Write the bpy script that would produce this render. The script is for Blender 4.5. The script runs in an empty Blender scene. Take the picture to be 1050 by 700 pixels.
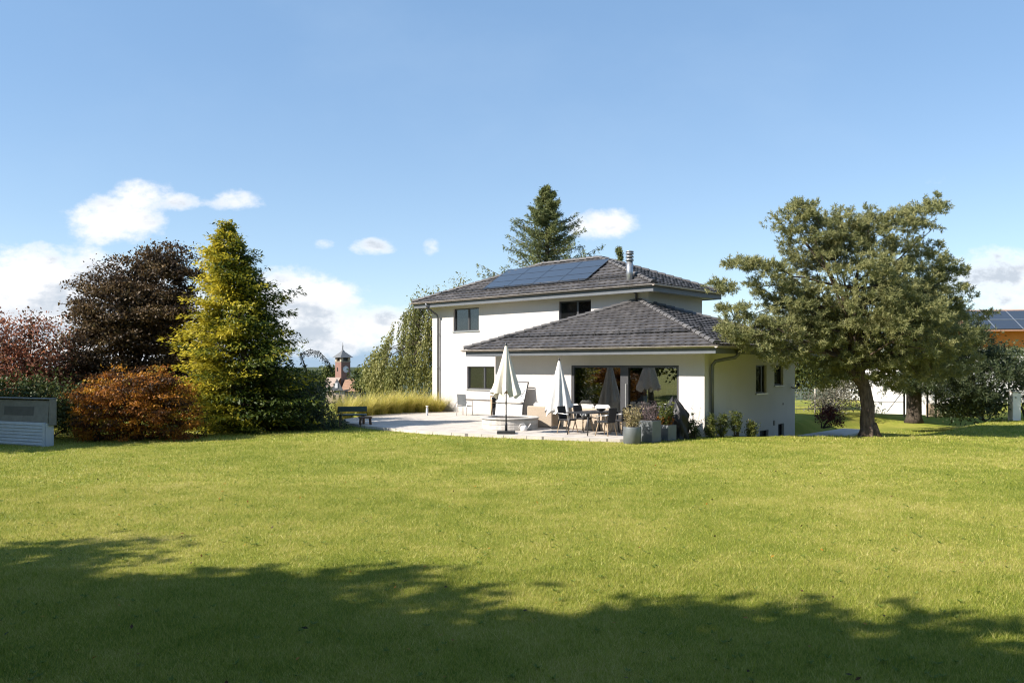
import bpy, math, random
import numpy as np
from mathutils import Vector, Matrix

SC = bpy.context.scene
COL = SC.collection
R = math.radians
rng = np.random.default_rng(7)
random.seed(7)

# ------------------------------------------------------------------ camera
cd = bpy.data.cameras.new('camera')
cam = bpy.data.objects.new('camera', cd)
COL.objects.link(cam)
cam.location = (0, 0, 2.4)
cam.rotation_euler = (R(90), 0, 0)
cd.sensor_width = 36
cd.lens = 36 * 820 / 1050
cd.shift_y = 25 / 1050
cd.clip_start = 0.1
SC.cycles.filter_width = 1.15
cd.clip_end = 20000
SC.camera = cam

# ------------------------------------------------------------------ sun, sky, exposure
SUN_EL = R(38)
SUN_D = Vector((-0.92, -0.39, 0)).normalized() * math.cos(SUN_EL) + Vector((0, 0, math.sin(SUN_EL)))
sl = bpy.data.lights.new('sun', 'SUN')
sl.energy = 5.0
sl.angle = R(0.55)
sl.color = (1.0, 0.92, 0.82)
sun = bpy.data.objects.new('sun', sl)
COL.objects.link(sun)
sun.rotation_euler = (-SUN_D).to_track_quat('-Z', 'Y').to_euler()
SC.view_settings.view_transform = 'Standard'
SC.view_settings.look = 'None'
SC.view_settings.exposure = 1.0
SC.view_settings.gamma = 1
SC.view_settings.use_curve_mapping = False


class NT:
    """tiny node-tree helper"""
    def __init__(self, tree):
        self.t = tree
        self.t.nodes.clear()

    def n(self, typ, **kw):
        nd = self.t.nodes.new(typ)
        for k, v in kw.items():
            if k == 'ins':
                for i, val in v.items():
                    if isinstance(val, bpy.types.NodeSocket):
                        self.t.links.new(val, nd.inputs[i])
                    else:
                        nd.inputs[i].default_value = val
            else:
                setattr(nd, k, v)
        return nd

    def math(self, op, a, b=None, c=None, clamp=False):
        nd = self.t.nodes.new('ShaderNodeMath')
        nd.operation = op
        nd.use_clamp = clamp
        for i, val in enumerate((a, b, c)):
            if val is None:
                continue
            if isinstance(val, bpy.types.NodeSocket):
                self.t.links.new(val, nd.inputs[i])
            else:
                nd.inputs[i].default_value = val
        return nd.outputs[0]

    def mix(self, f, a, b):
        nd = self.t.nodes.new('ShaderNodeMix')
        nd.data_type = 'RGBA'
        for i, val in ((0, f), (6, a), (7, b)):
            if isinstance(val, bpy.types.NodeSocket):
                self.t.links.new(val, nd.inputs[i])
            else:
                nd.inputs[i].default_value = val if i == 0 else (*val[:3], 1)
        return nd.outputs[2]

    def noise(self, vec, scale, detail=4, rough=0.55):
        nd = self.n('ShaderNodeTexNoise', ins={'Scale': scale, 'Detail': detail, 'Roughness': rough})
        if vec is not None:
            self.t.links.new(vec, nd.inputs['Vector'])
        return nd.outputs['Fac']

    def ramp(self, f, stops):
        nd = self.t.nodes.new('ShaderNodeValToRGB')
        el = nd.color_ramp.elements
        while len(el) < len(stops):
            el.new(0.5)
        for e, (p, c) in zip(el, stops):
            e.position = p
            e.color = (*c, 1) if len(c) == 3 else c
        self.t.links.new(f, nd.inputs[0])
        return nd.outputs[0]

    def smooth(self, v, lo, hi):
        nd = self.t.nodes.new('ShaderNodeMapRange')
        nd.interpolation_type = 'SMOOTHSTEP'
        self.t.links.new(v, nd.inputs[0])
        nd.inputs[1].default_value = lo
        nd.inputs[2].default_value = hi
        return nd.outputs[0]


world = bpy.data.worlds.new('World')
SC.world = world
world.use_nodes = True
w = NT(world.node_tree)
sky = w.n('ShaderNodeTexSky')
sky.sky_type = 'NISHITA'
sky.sun_disc = False
sky.sun_elevation = SUN_EL
sky.sun_rotation = math.atan2(SUN_D.x, SUN_D.y) % (2 * math.pi)
sky.altitude = 500
sky.air_density = 1.0
sky.dust_density = 0.05
sky.ozone_density = 1.0
SKY_K = 0.098
skyc = w.n('ShaderNodeVectorMath', operation='SCALE', ins={0: sky.outputs[0], 'Scale': SKY_K}).outputs[0]
tc = w.n('ShaderNodeTexCoord')
sep = w.n('ShaderNodeSeparateXYZ', ins={0: tc.outputs['Generated']})
dx, dy, dz = sep.outputs
dyp = w.math('MAXIMUM', dy, 0.02)
cu = w.math('DIVIDE', dx, dyp)
cv = w.math('DIVIDE', dz, dyp)
uvw = w.n('ShaderNodeCombineXYZ', ins={0: cu, 1: w.math('MULTIPLY', cv, 1.6), 2: 0.35}).outputs[0]
nz_big = w.noise(uvw, 7.0, 6, 0.6)
nz_fine = w.noise(uvw, 22.0, 8, 0.62)
nz_edge = w.noise(uvw, 60.0, 6, 0.6)
wob = w.math('ADD', w.math('ADD', w.math('MULTIPLY', w.math('SUBTRACT', nz_big, 0.5), 1.5),
             w.math('MULTIPLY', w.math('SUBTRACT', nz_fine, 0.5), 3.0)), w.math('MULTIPLY', w.math('SUBTRACT', nz_edge, 0.5), 0.9))
# cumulus: direction (u right, v up), half sizes, strength, softness
CL = [(-0.500, 0.183, 0.050, 0.024, 1.15), (-0.462, 0.210, 0.034, 0.018, 1.0), (-0.415, 0.206, 0.035, 0.011, 0.7),
      (-0.352, 0.206, 0.036, 0.012, 0.9),
      (-0.61, 0.085, 0.13, 0.042, 1.7), (-0.52, 0.045, 0.15, 0.045, 1.4), (-0.80, 0.09, 0.20, 0.045, 1.1),
      (-0.27, 0.078, 0.062, 0.030, 1.45), (-0.215, 0.045, 0.11, 0.028, 1.15), (-0.13, 0.045, 0.05, 0.022, 0.95),
      (-0.172, 0.149, 0.024, 0.011, 0.75), (-0.101, 0.147, 0.012, 0.012, 0.35), (-0.238, 0.152, 0.018, 0.008, 0.30),
      (0.113, 0.176, 0.042, 0.017, 0.95), (0.63, 0.118, 0.085, 0.024, 1.1), (0.70, 0.09, 0.13, 0.02, 0.9),
      (0.528, 0.232, 0.03, 0.012, 0.02), (1.1, 0.14, 0.22, 0.05, 1.0), (-1.3, 0.16, 0.28, 0.07, 1.0)]
acc = None
vtop = None
for (u0, v0, a, b, k) in CL:
    eu = w.math('DIVIDE', w.math('SUBTRACT', cu, u0), a * 1.25)
    ev = w.math('DIVIDE', w.math('SUBTRACT', cv, v0), b * 1.25)
    d = w.math('SUBTRACT', k, w.math('ADD', w.math('MULTIPLY', eu, eu), w.math('MULTIPLY', ev, ev)))
    acc = d if acc is None else w.math('SMOOTH_MAX', acc, d, 0.25)
dens = w.math('ADD', w.math('MULTIPLY', acc, 1.15), w.math('SUBTRACT', wob, 0.05))
alpha = w.math('MULTIPLY', w.smooth(dens, -0.25, 1.25), w.smooth(dy, 0.03, 0.12))
# grey bases and hollows of the thicker clouds
uvs = w.n('ShaderNodeCombineXYZ', ins={0: cu, 1: w.math('MULTIPLY', cv, 2.4), 2: 4.2}).outputs[0]
shade_n = w.math('ADD', w.math('MULTIPLY', w.noise(uvs, 8.0, 5, 0.55), 0.7), w.math('MULTIPLY', nz_fine, 0.3))
grey = w.math('MULTIPLY', w.smooth(shade_n, 0.44, 0.60), w.smooth(dens, 0.35, 1.3))
ccol = w.mix(w.math('MULTIPLY', grey, 0.95), (0.55, 0.55, 0.56), (0.30, 0.34, 0.39))
# high thin veil that whitens the sky a little
veil = w.math('MULTIPLY', w.smooth(w.noise(uvw, 2.6, 5, 0.6), 0.45, 0.85), 0.10)
pale = w.mix(w.smooth(cv, 0.0, 0.45), (0.215, 0.318, 0.44), (0.133, 0.247, 0.415))
sky0 = w.mix(0.5, skyc, pale)
sky1 = w.mix(veil, sky0, (0.36, 0.45, 0.54))
# far rain haze along the skyline
hz = w.math('MULTIPLY', w.math('SUBTRACT', 1.0, w.smooth(cv, 0.010, 0.045)), 0.8)
sky2 = w.mix(hz, sky1, (0.15, 0.25, 0.38))
skyf = w.mix(alpha, sky2, ccol)
bg = w.n('ShaderNodeBackground', ins={0: skyf, 1: 1.0})
wo = w.n('ShaderNodeOutputWorld', ins={0: bg.outputs[0]})


# ------------------------------------------------------------------ materials
def new_mat(name):
    m = bpy.data.materials.new(name)
    m.use_nodes = True
    return m, NT(m.node_tree)


def finish(t, shader):
    t.n('ShaderNodeOutputMaterial', ins={0: shader})


def mat(name, c1, c2=None, rough=0.6, metal=0.0, scale=6.0, bump=0.0, bscale=40.0, spec=0.5, stretch=None, detail=5):
    m, t = new_mat(name)
    c2 = c2 or tuple(min(1, x * 0.82) for x in c1)
    co = t.n('ShaderNodeTexCoord').outputs['Object']
    if stretch:
        co = t.n('ShaderNodeVectorMath', operation='MULTIPLY', ins={0: co, 1: stretch}).outputs[0]
    f = t.ramp(t.noise(co, scale, detail, 0.6), [(0.32, c1), (0.68, c2)])
    p = t.n('ShaderNodeBsdfPrincipled', ins={'Base Color': f, 'Roughness': rough, 'Metallic': metal, 'Specular IOR Level': spec})
    if bump:
        b = t.n('ShaderNodeBump', ins={'Strength': bump, 'Distance': 0.02, 'Height': t.noise(co, bscale, 6, 0.6)})
        t.t.links.new(b.outputs[0], p.inputs['Normal'])
    finish(t, p.outputs[0])
    return m


def leaf_mat(name, stops, trans=0.35, rough=0.55, gloss=0.3):
    m, t = new_mat(name)
    a = t.n('ShaderNodeAttribute', attribute_name='tint')
    c = t.ramp(a.outputs['Fac'], stops)
    p = t.n('ShaderNodeBsdfPrincipled', ins={'Base Color': c, 'Roughness': rough, 'Specular IOR Level': gloss})
    tr = t.n('ShaderNodeBsdfTranslucent', ins={0: c})
    x = t.n('ShaderNodeMixShader', ins={0: trans, 1: p.outputs[0], 2: tr.outputs[0]})
    finish(t, x.outputs[0])
    return m


def tint_mat(name, stops, rough=0.6, bump=0.0, bscale=30, spec=0.4, grime=0.35):
    m, t = new_mat(name)
    a = t.n('ShaderNodeAttribute', attribute_name='tint')
    co = t.n('ShaderNodeTexCoord').outputs['Object']
    nz = t.noise(co, 2.2, 6, 0.65)
    f = t.math('ADD', t.math('MULTIPLY', a.outputs['Fac'], 1 - grime), t.math('MULTIPLY', nz, grime))
    c = t.ramp(f, stops)
    p = t.n('ShaderNodeBsdfPrincipled', ins={'Base Color': c, 'Roughness': rough, 'Specular IOR Level': spec})
    if bump:
        b = t.n('ShaderNodeBump', ins={'Strength': bump, 'Distance': 0.02, 'Height': t.noise(co, bscale, 5)})
        t.t.links.new(b.outputs[0], p.inputs['Normal'])
    finish(t, p.outputs[0])
    return m


M = {}
M['plaster'] = mat('plaster', (0.53, 0.505, 0.485), (0.49, 0.468, 0.45), 0.85, bump=0.25, bscale=60, scale=1.2, spec=0.2)
def plaster():
    m, t = new_mat('weathered_plaster')
    co = t.n('ShaderNodeTexCoord').outputs['Object']
    st = t.n('ShaderNodeVectorMath', operation='MULTIPLY', ins={0: co, 1: (2.6, 2.6, 0.22)}).outputs[0]
    streak = t.smooth(t.noise(st, 2.4, 6, 0.65), 0.50, 0.78)
    blot = t.smooth(t.noise(co, 0.9, 5, 0.6), 0.40, 0.75)
    z = t.n('ShaderNodeSeparateXYZ', ins={0: co}).outputs[2]
    splash = t.math('MULTIPLY', t.math('SUBTRACT', 1.0, t.smooth(z, 0.05, 0.55)), t.noise(co, 3.5, 6, 0.7))
    c = t.mix(t.math('MULTIPLY', blot, 0.45), (0.50, 0.477, 0.46), (0.455, 0.436, 0.425))
    c = t.mix(t.math('MULTIPLY', streak, 0.30), c, (0.40, 0.385, 0.36))
    c = t.mix(t.math('MULTIPLY', splash, 0.55), c, (0.34, 0.31, 0.26))
    b = t.n('ShaderNodeBump', ins={'Strength': 0.35, 'Distance': 0.02, 'Height': t.noise(co, 55, 6, 0.65)})
    p = t.n('ShaderNodeBsdfPrincipled', ins={'Base Color': c, 'Roughness': 0.88, 'Specular IOR Level': 0.2, 'Normal': b.outputs[0]})
    finish(t, p.outputs[0])
    return m


M['plaster'] = plaster()
M['soffit'] = mat('soffit', (0.66, 0.65, 0.62), (0.6, 0.59, 0.56), 0.8, scale=3)
M['fascia'] = mat('fascia', (0.115, 0.125, 0.14), (0.095, 0.105, 0.12), 0.5, scale=3)
M['gutter'] = mat('gutter_metal', (0.52, 0.46, 0.40), (0.30, 0.26, 0.23), 0.42, 0.35, scale=4, stretch=(1, 1, 6))
M['pipe'] = mat('pipe_metal', (0.13, 0.135, 0.15), (0.10, 0.105, 0.115), 0.4, 0.5, scale=4)
M['tile'] = tint_mat('roof_tile', [(0.1, (0.042, 0.040, 0.042)), (0.5, (0.068, 0.064, 0.065)), (0.9, (0.098, 0.092, 0.091))], 0.62, 0.25, 60, 0.45)
M['ridge'] = tint_mat('ridge_tile', [(0.1, (0.07, 0.067, 0.068)), (0.6, (0.10, 0.096, 0.096)), (1, (0.14, 0.135, 0.13))], 0.6, 0.2, 50)
M['frame'] = mat('window_frame', (0.050, 0.051, 0.055), (0.042, 0.043, 0.047), 0.45, scale=5)
M['alu'] = mat('aluminium', (0.60, 0.60, 0.60), (0.5, 0.5, 0.5), 0.35, 0.8, scale=5)
M['chimney'] = mat('chimney_steel', (0.42, 0.44, 0.46), (0.30, 0.31, 0.33), 0.35, 0.7, scale=5)
M['canvas'] = mat('parasol_canvas', (0.72, 0.67, 0.59), (0.64, 0.59, 0.52), 0.9, scale=4, bump=0.1, bscale=80, spec=0.1)
M['canvas_cool'] = mat('pale_canvas', (0.74, 0.73, 0.71), (0.66, 0.65, 0.63), 0.9, scale=4, bump=0.1, bscale=80, spec=0.1)
M['dark_metal'] = mat('dark_metal', (0.06, 0.06, 0.062), (0.045, 0.045, 0.047), 0.4, 0.6, scale=8)
M['black_fabric'] = mat('black_fabric', (0.020, 0.020, 0.022), (0.014, 0.014, 0.015), 0.85, scale=20, bump=0.1)
M['cover'] = mat('black_cover', (0.016, 0.016, 0.018), (0.012, 0.012, 0.013), 0.5, scale=6, bump=0.5, bscale=7, spec=0.4)
M['wood_leg'] = mat('pale_wood', (0.42, 0.31, 0.20), (0.33, 0.24, 0.15), 0.6, scale=5, stretch=(8, 8, 1))
M['brown_wood'] = mat('brown_wood', (0.15, 0.09, 0.055), (0.10, 0.06, 0.04), 0.7, scale=5, stretch=(8, 8, 1), bump=0.3)
M['wicker'] = mat('wicker', (0.46, 0.38, 0.29), (0.36, 0.29, 0.22), 0.75, scale=30, bump=0.8, bscale=55, stretch=(1, 1, 2.5))
M['cushion'] = mat('white_cushion', (0.74, 0.72, 0.68), (0.68, 0.66, 0.62), 0.9, scale=4, spec=0.1)
M['concrete'] = mat('concrete', (0.50, 0.47, 0.44), (0.40, 0.375, 0.35), 0.85, scale=3, bump=0.3, spec=0.2)
M['stone'] = mat('pale_stone', (0.50, 0.48, 0.45), (0.36, 0.34, 0.31), 0.85, scale=5, bump=0.5, bscale=18, spec=0.2)
M['planter'] = mat('zinc_planter', (0.155, 0.170, 0.180), (0.115, 0.128, 0.138), 0.5, 0.25, scale=3, bump=0.06)
M['soil'] = mat('soil', (0.06, 0.045, 0.03), (0.03, 0.022, 0.015), 0.95, scale=20, bump=0.8)
M['shed'] = mat('shed_plastic', (0.40, 0.45, 0.51), (0.35, 0.40, 0.46), 0.5, scale=4)
M['shed_lid'] = mat('shed_lid', (0.165, 0.17, 0.17), (0.12, 0.125, 0.125), 0.55, scale=6)
M['recess'] = mat('dark_recess', (0.08, 0.083, 0.088), (0.06, 0.063, 0.068), 0.6)
M['brick'] = mat('far_brick', (0.235, 0.130, 0.10), (0.19, 0.105, 0.082), 0.85, scale=2.5)
M['slate'] = mat('slate', (0.135, 0.14, 0.145), (0.10, 0.105, 0.11), 0.6, scale=3)
M['clay_roof'] = mat('clay_roof', (0.34, 0.20, 0.125), (0.25, 0.14, 0.09), 0.8, scale=1.2, stretch=(1, 1, 4))
M['pale_roof'] = mat('pale_roof', (0.42, 0.34, 0.28), (0.30, 0.22, 0.17), 0.8, scale=1.5, stretch=(1, 1, 5))
M['white_paint'] = mat('white_paint', (0.75, 0.74, 0.73), (0.70, 0.69, 0.68), 0.7, scale=2)
M['black_paint'] = mat('black_paint', (0.02, 0.02, 0.02), (0.016, 0.016, 0.016), 0.5)
M['orange_wall'] = mat('orange_render', (0.62, 0.22, 0.05), (0.54, 0.18, 0.04), 0.8, scale=1.5)
M['beige_wall'] = mat('beige_wall', (0.46, 0.37, 0.27), (0.36, 0.29, 0.21), 0.85, scale=2, bump=0.2)
M['bark'] = mat('pine_bark', (0.155, 0.115, 0.09), (0.055, 0.04, 0.033), 0.9, scale=7, bump=1.0, bscale=14, stretch=(1.6, 1.6, 0.6), spec=0.1)
M['dark_bark'] = mat('dark_bark', (0.10, 0.08, 0.062), (0.05, 0.04, 0.032), 0.9, scale=8, bump=0.8, bscale=20, stretch=(2, 2, 0.5), spec=0.1)
M['teal'] = mat('teal_board', (0.035, 0.075, 0.075), (0.025, 0.055, 0.055), 0.5, scale=4)
M['interior'] = mat('interior_wall', (0.42, 0.37, 0.31), (0.38, 0.33, 0.28), 0.9, scale=2)
M['interior_floor'] = mat('interior_floor', (0.25, 0.17, 0.11), (0.18, 0.12, 0.08), 0.4, scale=4)
M['curtain'] = mat('curtain', (0.62, 0.60, 0.58), (0.5, 0.48, 0.46), 0.9, scale=14, stretch=(6, 6, 0.1))
M['wire'] = mat('fence_wire', (0.30, 0.31, 0.30), (0.22, 0.23, 0.22), 0.5, 0.6)
M['fence_post'] = mat('fence_post', (0.42, 0.39, 0.33), (0.33, 0.31, 0.26), 0.7)


def dotted():
    m, t = new_mat('dotted_fabric')
    co = t.n('ShaderNodeTexCoord').outputs['Object']
    v = t.n('ShaderNodeTexVoronoi', voronoi_dimensions='3D', ins={'Vector': co, 'Scale': 11.0, 'Randomness': 0.15})
    f = t.math('LESS_THAN', v.outputs['Distance'], 0.20)
    c = t.mix(f, (0.78, 0.77, 0.75), (0.32, 0.32, 0.33))
    p = t.n('ShaderNodeBsdfPrincipled', ins={'Base Color': c, 'Roughness': 0.7})
    finish(t, p.outputs[0])
    return m


M['dotted'] = dotted()


def patterned():
    m, t = new_mat('patterned_cushion')
    co = t.n('ShaderNodeTexCoord').outputs['Object']
    wv = t.n('ShaderNodeTexWave', ins={'Vector': co, 'Scale': 5.0, 'Distortion': 9.0, 'Detail': 2.0})
    c = t.ramp(wv.outputs['Fac'], [(0.45, (0.7, 0.7, 0.7)), (0.55, (0.05, 0.06, 0.07))])
    p = t.n('ShaderNodeBsdfPrincipled', ins={'Base Color': c, 'Roughness': 0.85})
    finish(t, p.outputs[0])
    return m


M['pattern'] = patterned()


def glass(name, tint, refl, body):
    """pane: fresnel reflection over a tinted see-through sheet"""
    m, t = new_mat(name)
    fr = t.n('ShaderNodeFresnel', ins={0: 1.6}).outputs[0]
    k = t.math('ADD', t.math('MULTIPLY', fr, 0.6), refl, clamp=True)
    gl = t.n('ShaderNodeBsdfGlossy', ins={'Color': (0.93, 0.95, 0.95, 1), 'Roughness': 0.005})
    tr = t.n('ShaderNodeBsdfTransparent', ins={0: (*tint, 1)})
    df = t.n('ShaderNodeBsdfDiffuse', ins={0: (0.03, 0.032, 0.035, 1)})
    x0 = t.n('ShaderNodeMixShader', ins={0: body, 1: tr.outputs[0], 2: df.outputs[0]})
    x = t.n('ShaderNodeMixShader', ins={0: k, 1: x0.outputs[0], 2: gl.outputs[0]})
    finish(t, x.outputs[0])
    return m


M['door_glass'] = glass('door_glass', (0.42, 0.44, 0.44), 0.16, 0.0)
M['win_glass'] = glass('window_glass', (0.45, 0.46, 0.47), 0.02, 0.2)


def solar_mat():
    m, t = new_mat('solar_cells')
    co = t.n('ShaderNodeTexCoord').outputs['Object']
    br = t.n('ShaderNodeTexBrick', offset=0.0, ins={'Vector': co, 'Color1': (0.022, 0.026, 0.034, 1), 'Color2': (0.026, 0.030, 0.038, 1),
             'Mortar': (0.04, 0.044, 0.052, 1), 'Scale': 1.0, 'Mortar Size': 0.006, 'Brick Width': 0.157, 'Row Height': 0.157})
    p = t.n('ShaderNodeBsdfPrincipled', ins={'Base Color': br.outputs[0], 'Roughness': 0.30, 'Specular IOR Level': 0.8,
            'Coat Weight': 0.8, 'Coat Roughness': 0.03})
    finish(t, p.outputs[0])
    return m


M['solar'] = solar_mat()


def lawn_mat():
    m, t = new_mat('lawn')
    co = t.n('ShaderNodeTexCoord').outputs['Object']
    big = t.noise(co, 0.23, 4, 0.55)
    med = t.noise(co, 1.3, 5, 0.6)
    st = t.n('ShaderNodeVectorMath', operation='MULTIPLY', ins={0: co, 1: (1, 1, 1)}).outputs[0]
    fin = t.noise(st, 26, 5, 0.7)
    f = t.math('ADD', t.math('ADD', t.math('MULTIPLY', big, 0.42), t.math('MULTIPLY', med, 0.33)), t.math('MULTIPLY', fin, 0.25))
    c = t.ramp(f, [(0.33, (0.105, 0.145, 0.018)), (0.47, (0.195, 0.215, 0.032)), (0.57, (0.285, 0.270, 0.055)), (0.68, (0.38, 0.325, 0.12))])
    yy = t.n('ShaderNodeSeparateXYZ', ins={0: co}).outputs[1]
    woods = t.ramp(t.noise(co, 0.02, 5, 0.6), [(0.40, (0.030, 0.046, 0.030)), (0.60, (0.075, 0.090, 0.050))])
    c = t.mix(t.smooth(yy, 60, 110), c, woods)
    p = t.n('ShaderNodeBsdfPrincipled', ins={'Base Color': c, 'Roughness': 0.9, 'Specular IOR Level': 0.1})
    b = t.n('ShaderNodeBump', ins={'Strength': 0.9, 'Distance': 0.03, 'Height': t.noise(co, 45, 6, 0.7)})
    t.t.links.new(b.outputs[0], p.inputs['Normal'])
    finish(t, p.outputs[0])
    return m


M['lawn'] = lawn_mat()


def grass_mat():
    m, t = new_mat('grass_blades')
    a = t.n('ShaderNodeAttribute', attribute_name='tint')
    co = t.n('ShaderNodeTexCoord').outputs['Object']
    big = t.noise(co, 0.23, 4, 0.55)
    med = t.noise(co, 1.3, 5, 0.6)
    f = t.math('ADD', t.math('ADD', t.math('MULTIPLY', big, 0.36), t.math('MULTIPLY', med, 0.30)), t.math('MULTIPLY', a.outputs['Fac'], 0.36))
    c = t.ramp(f, [(0.30, (0.110, 0.165, 0.014)), (0.43, (0.250, 0.300, 0.034)), (0.55, (0.395, 0.400, 0.072)), (0.72, (0.55, 0.47, 0.19))])
    p = t.n('ShaderNodeBsdfPrincipled', ins={'Base Color': c, 'Roughness': 0.5, 'Specular IOR Level': 0.35})
    tr = t.n('ShaderNodeBsdfTranslucent', ins={0: c})
    x = t.n('ShaderNodeMixShader', ins={0: 0.4, 1: p.outputs[0], 2: tr.outputs[0]})
    finish(t, x.outputs[0])
    return m


M['grass'] = grass_mat()


def paving():
    m, t = new_mat('paving')
    co = t.n('ShaderNodeTexCoord').outputs['Object']
    rot = t.n('ShaderNodeVectorRotate', rotation_type='Z_AXIS', ins={'Vector': co, 'Angle': R(42)}).outputs[0]
    br = t.n('ShaderNodeTexBrick', ins={'Vector': rot, 'Color1': (0.56, 0.51, 0.455, 1), 'Color2': (0.51, 0.465, 0.415, 1),
             'Mortar': (0.17, 0.155, 0.14, 1), 'Scale': 1.0, 'Mortar Size': 0.013, 'Brick Width': 0.8, 'Row Height': 0.8, 'Bias': 0.0})
    nz = t.ramp(t.noise(co, 3, 6, 0.65), [(0.3, (0.78, 0.78, 0.78)), (0.7, (1, 1, 1))])
    c = t.n('ShaderNodeMix', data_type='RGBA', blend_type='MULTIPLY', ins={0: 1.0, 6: br.outputs[0], 7: nz}).outputs[2]
    p = t.n('ShaderNodeBsdfPrincipled', ins={'Base Color': c, 'Roughness': 0.8, 'Specular IOR Level': 0.25})
    finish(t, p.outputs[0])
    return m


M['paving'] = paving()

# foliage palettes (tint 0..1)
L = {}
L['pine'] = leaf_mat('pine_needles', [(0, (0.070, 0.092, 0.034)), (0.45, (0.225, 0.235, 0.095)), (1, (0.43, 0.40, 0.175))], 0.36)
L['pine_back'] = leaf_mat('dark_pine_needles', [(0, (0.026, 0.042, 0.018)), (0.5, (0.060, 0.082, 0.034)), (1, (0.12, 0.125, 0.06))], 0.2)
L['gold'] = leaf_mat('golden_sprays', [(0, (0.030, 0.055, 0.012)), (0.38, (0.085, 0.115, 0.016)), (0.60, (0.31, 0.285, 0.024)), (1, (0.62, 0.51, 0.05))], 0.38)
L['copper'] = leaf_mat('copper_leaves', [(0, (0.022, 0.014, 0.012)), (0.45, (0.074, 0.048, 0.026)), (0.8, (0.17, 0.112, 0.05)), (1, (0.13, 0.11, 0.04))], 0.25)
L['maple'] = leaf_mat('maple_leaves', [(0, (0.030, 0.022, 0.010)), (0.35, (0.095, 0.040, 0.014)), (0.58, (0.36, 0.130, 0.018)), (0.82, (0.52, 0.24, 0.026)), (1, (0.26, 0.27, 0.045))], 0.38)
L['redleaf'] = leaf_mat('reddish_leaves', [(0, (0.05, 0.055, 0.02)), (0.3, (0.17, 0.085, 0.05)), (0.65, (0.36, 0.145, 0.095)), (1, (0.50, 0.22, 0.085))], 0.45)
L['hedge'] = leaf_mat('hedge_leaves', [(0, (0.018, 0.032, 0.010)), (0.6, (0.060, 0.085, 0.022)), (1, (0.16, 0.165, 0.05))], 0.25)
L['broad'] = leaf_mat('broad_leaves', [(0, (0.03, 0.045, 0.014)), (0.5, (0.085, 0.11, 0.026)), (0.85, (0.16, 0.165, 0.035)), (1, (0.24, 0.21, 0.06))], 0.35)
L['cedar'] = leaf_mat('cedar_needles', [(0, (0.055, 0.08, 0.03)), (0.5, (0.14, 0.165, 0.06)), (1, (0.25, 0.25, 0.09))], 0.3)
L['spruce'] = leaf_mat('spruce_needles', [(0, (0.020, 0.034, 0.020)), (0.6, (0.045, 0.068, 0.036)), (1, (0.09, 0.115, 0.05))], 0.15)
L['birch'] = leaf_mat('weeping_leaves', [(0, (0.09, 0.105, 0.03)), (0.5, (0.23, 0.235, 0.075)), (1, (0.38, 0.35, 0.14))], 0.42)
L['fountain'] = leaf_mat('straw_grass', [(0, (0.22, 0.25, 0.05)), (0.5, (0.50, 0.46, 0.10)), (1, (0.68, 0.57, 0.22))], 0.5)
L['clover'] = leaf_mat('clover_leaves', [(0, (0.10, 0.16, 0.02)), (1, (0.20, 0.25, 0.05))], 0.4)
L['dry'] = leaf_mat('dry_stems', [(0, (0.15, 0.12, 0.06)), (0.5, (0.30, 0.24, 0.13)), (1, (0.40, 0.36, 0.19))], 0.3)
L['purple'] = leaf_mat('purple_stems', [(0, (0.09, 0.06, 0.07)), (0.6, (0.19, 0.14, 0.14)), (1, (0.30, 0.25, 0.20))], 0.3)
L['redmaple'] = leaf_mat('dark_red_leaves', [(0, (0.04, 0.012, 0.012)), (0.6, (0.12, 0.030, 0.024)), (1, (0.24, 0.075, 0.05))], 0.3)
L['greyshrub'] = leaf_mat('grey_shrub_leaves', [(0, (0.08, 0.075, 0.05)), (0.6, (0.20, 0.19, 0.14)), (1, (0.33, 0.30, 0.23))], 0.3)


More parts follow.
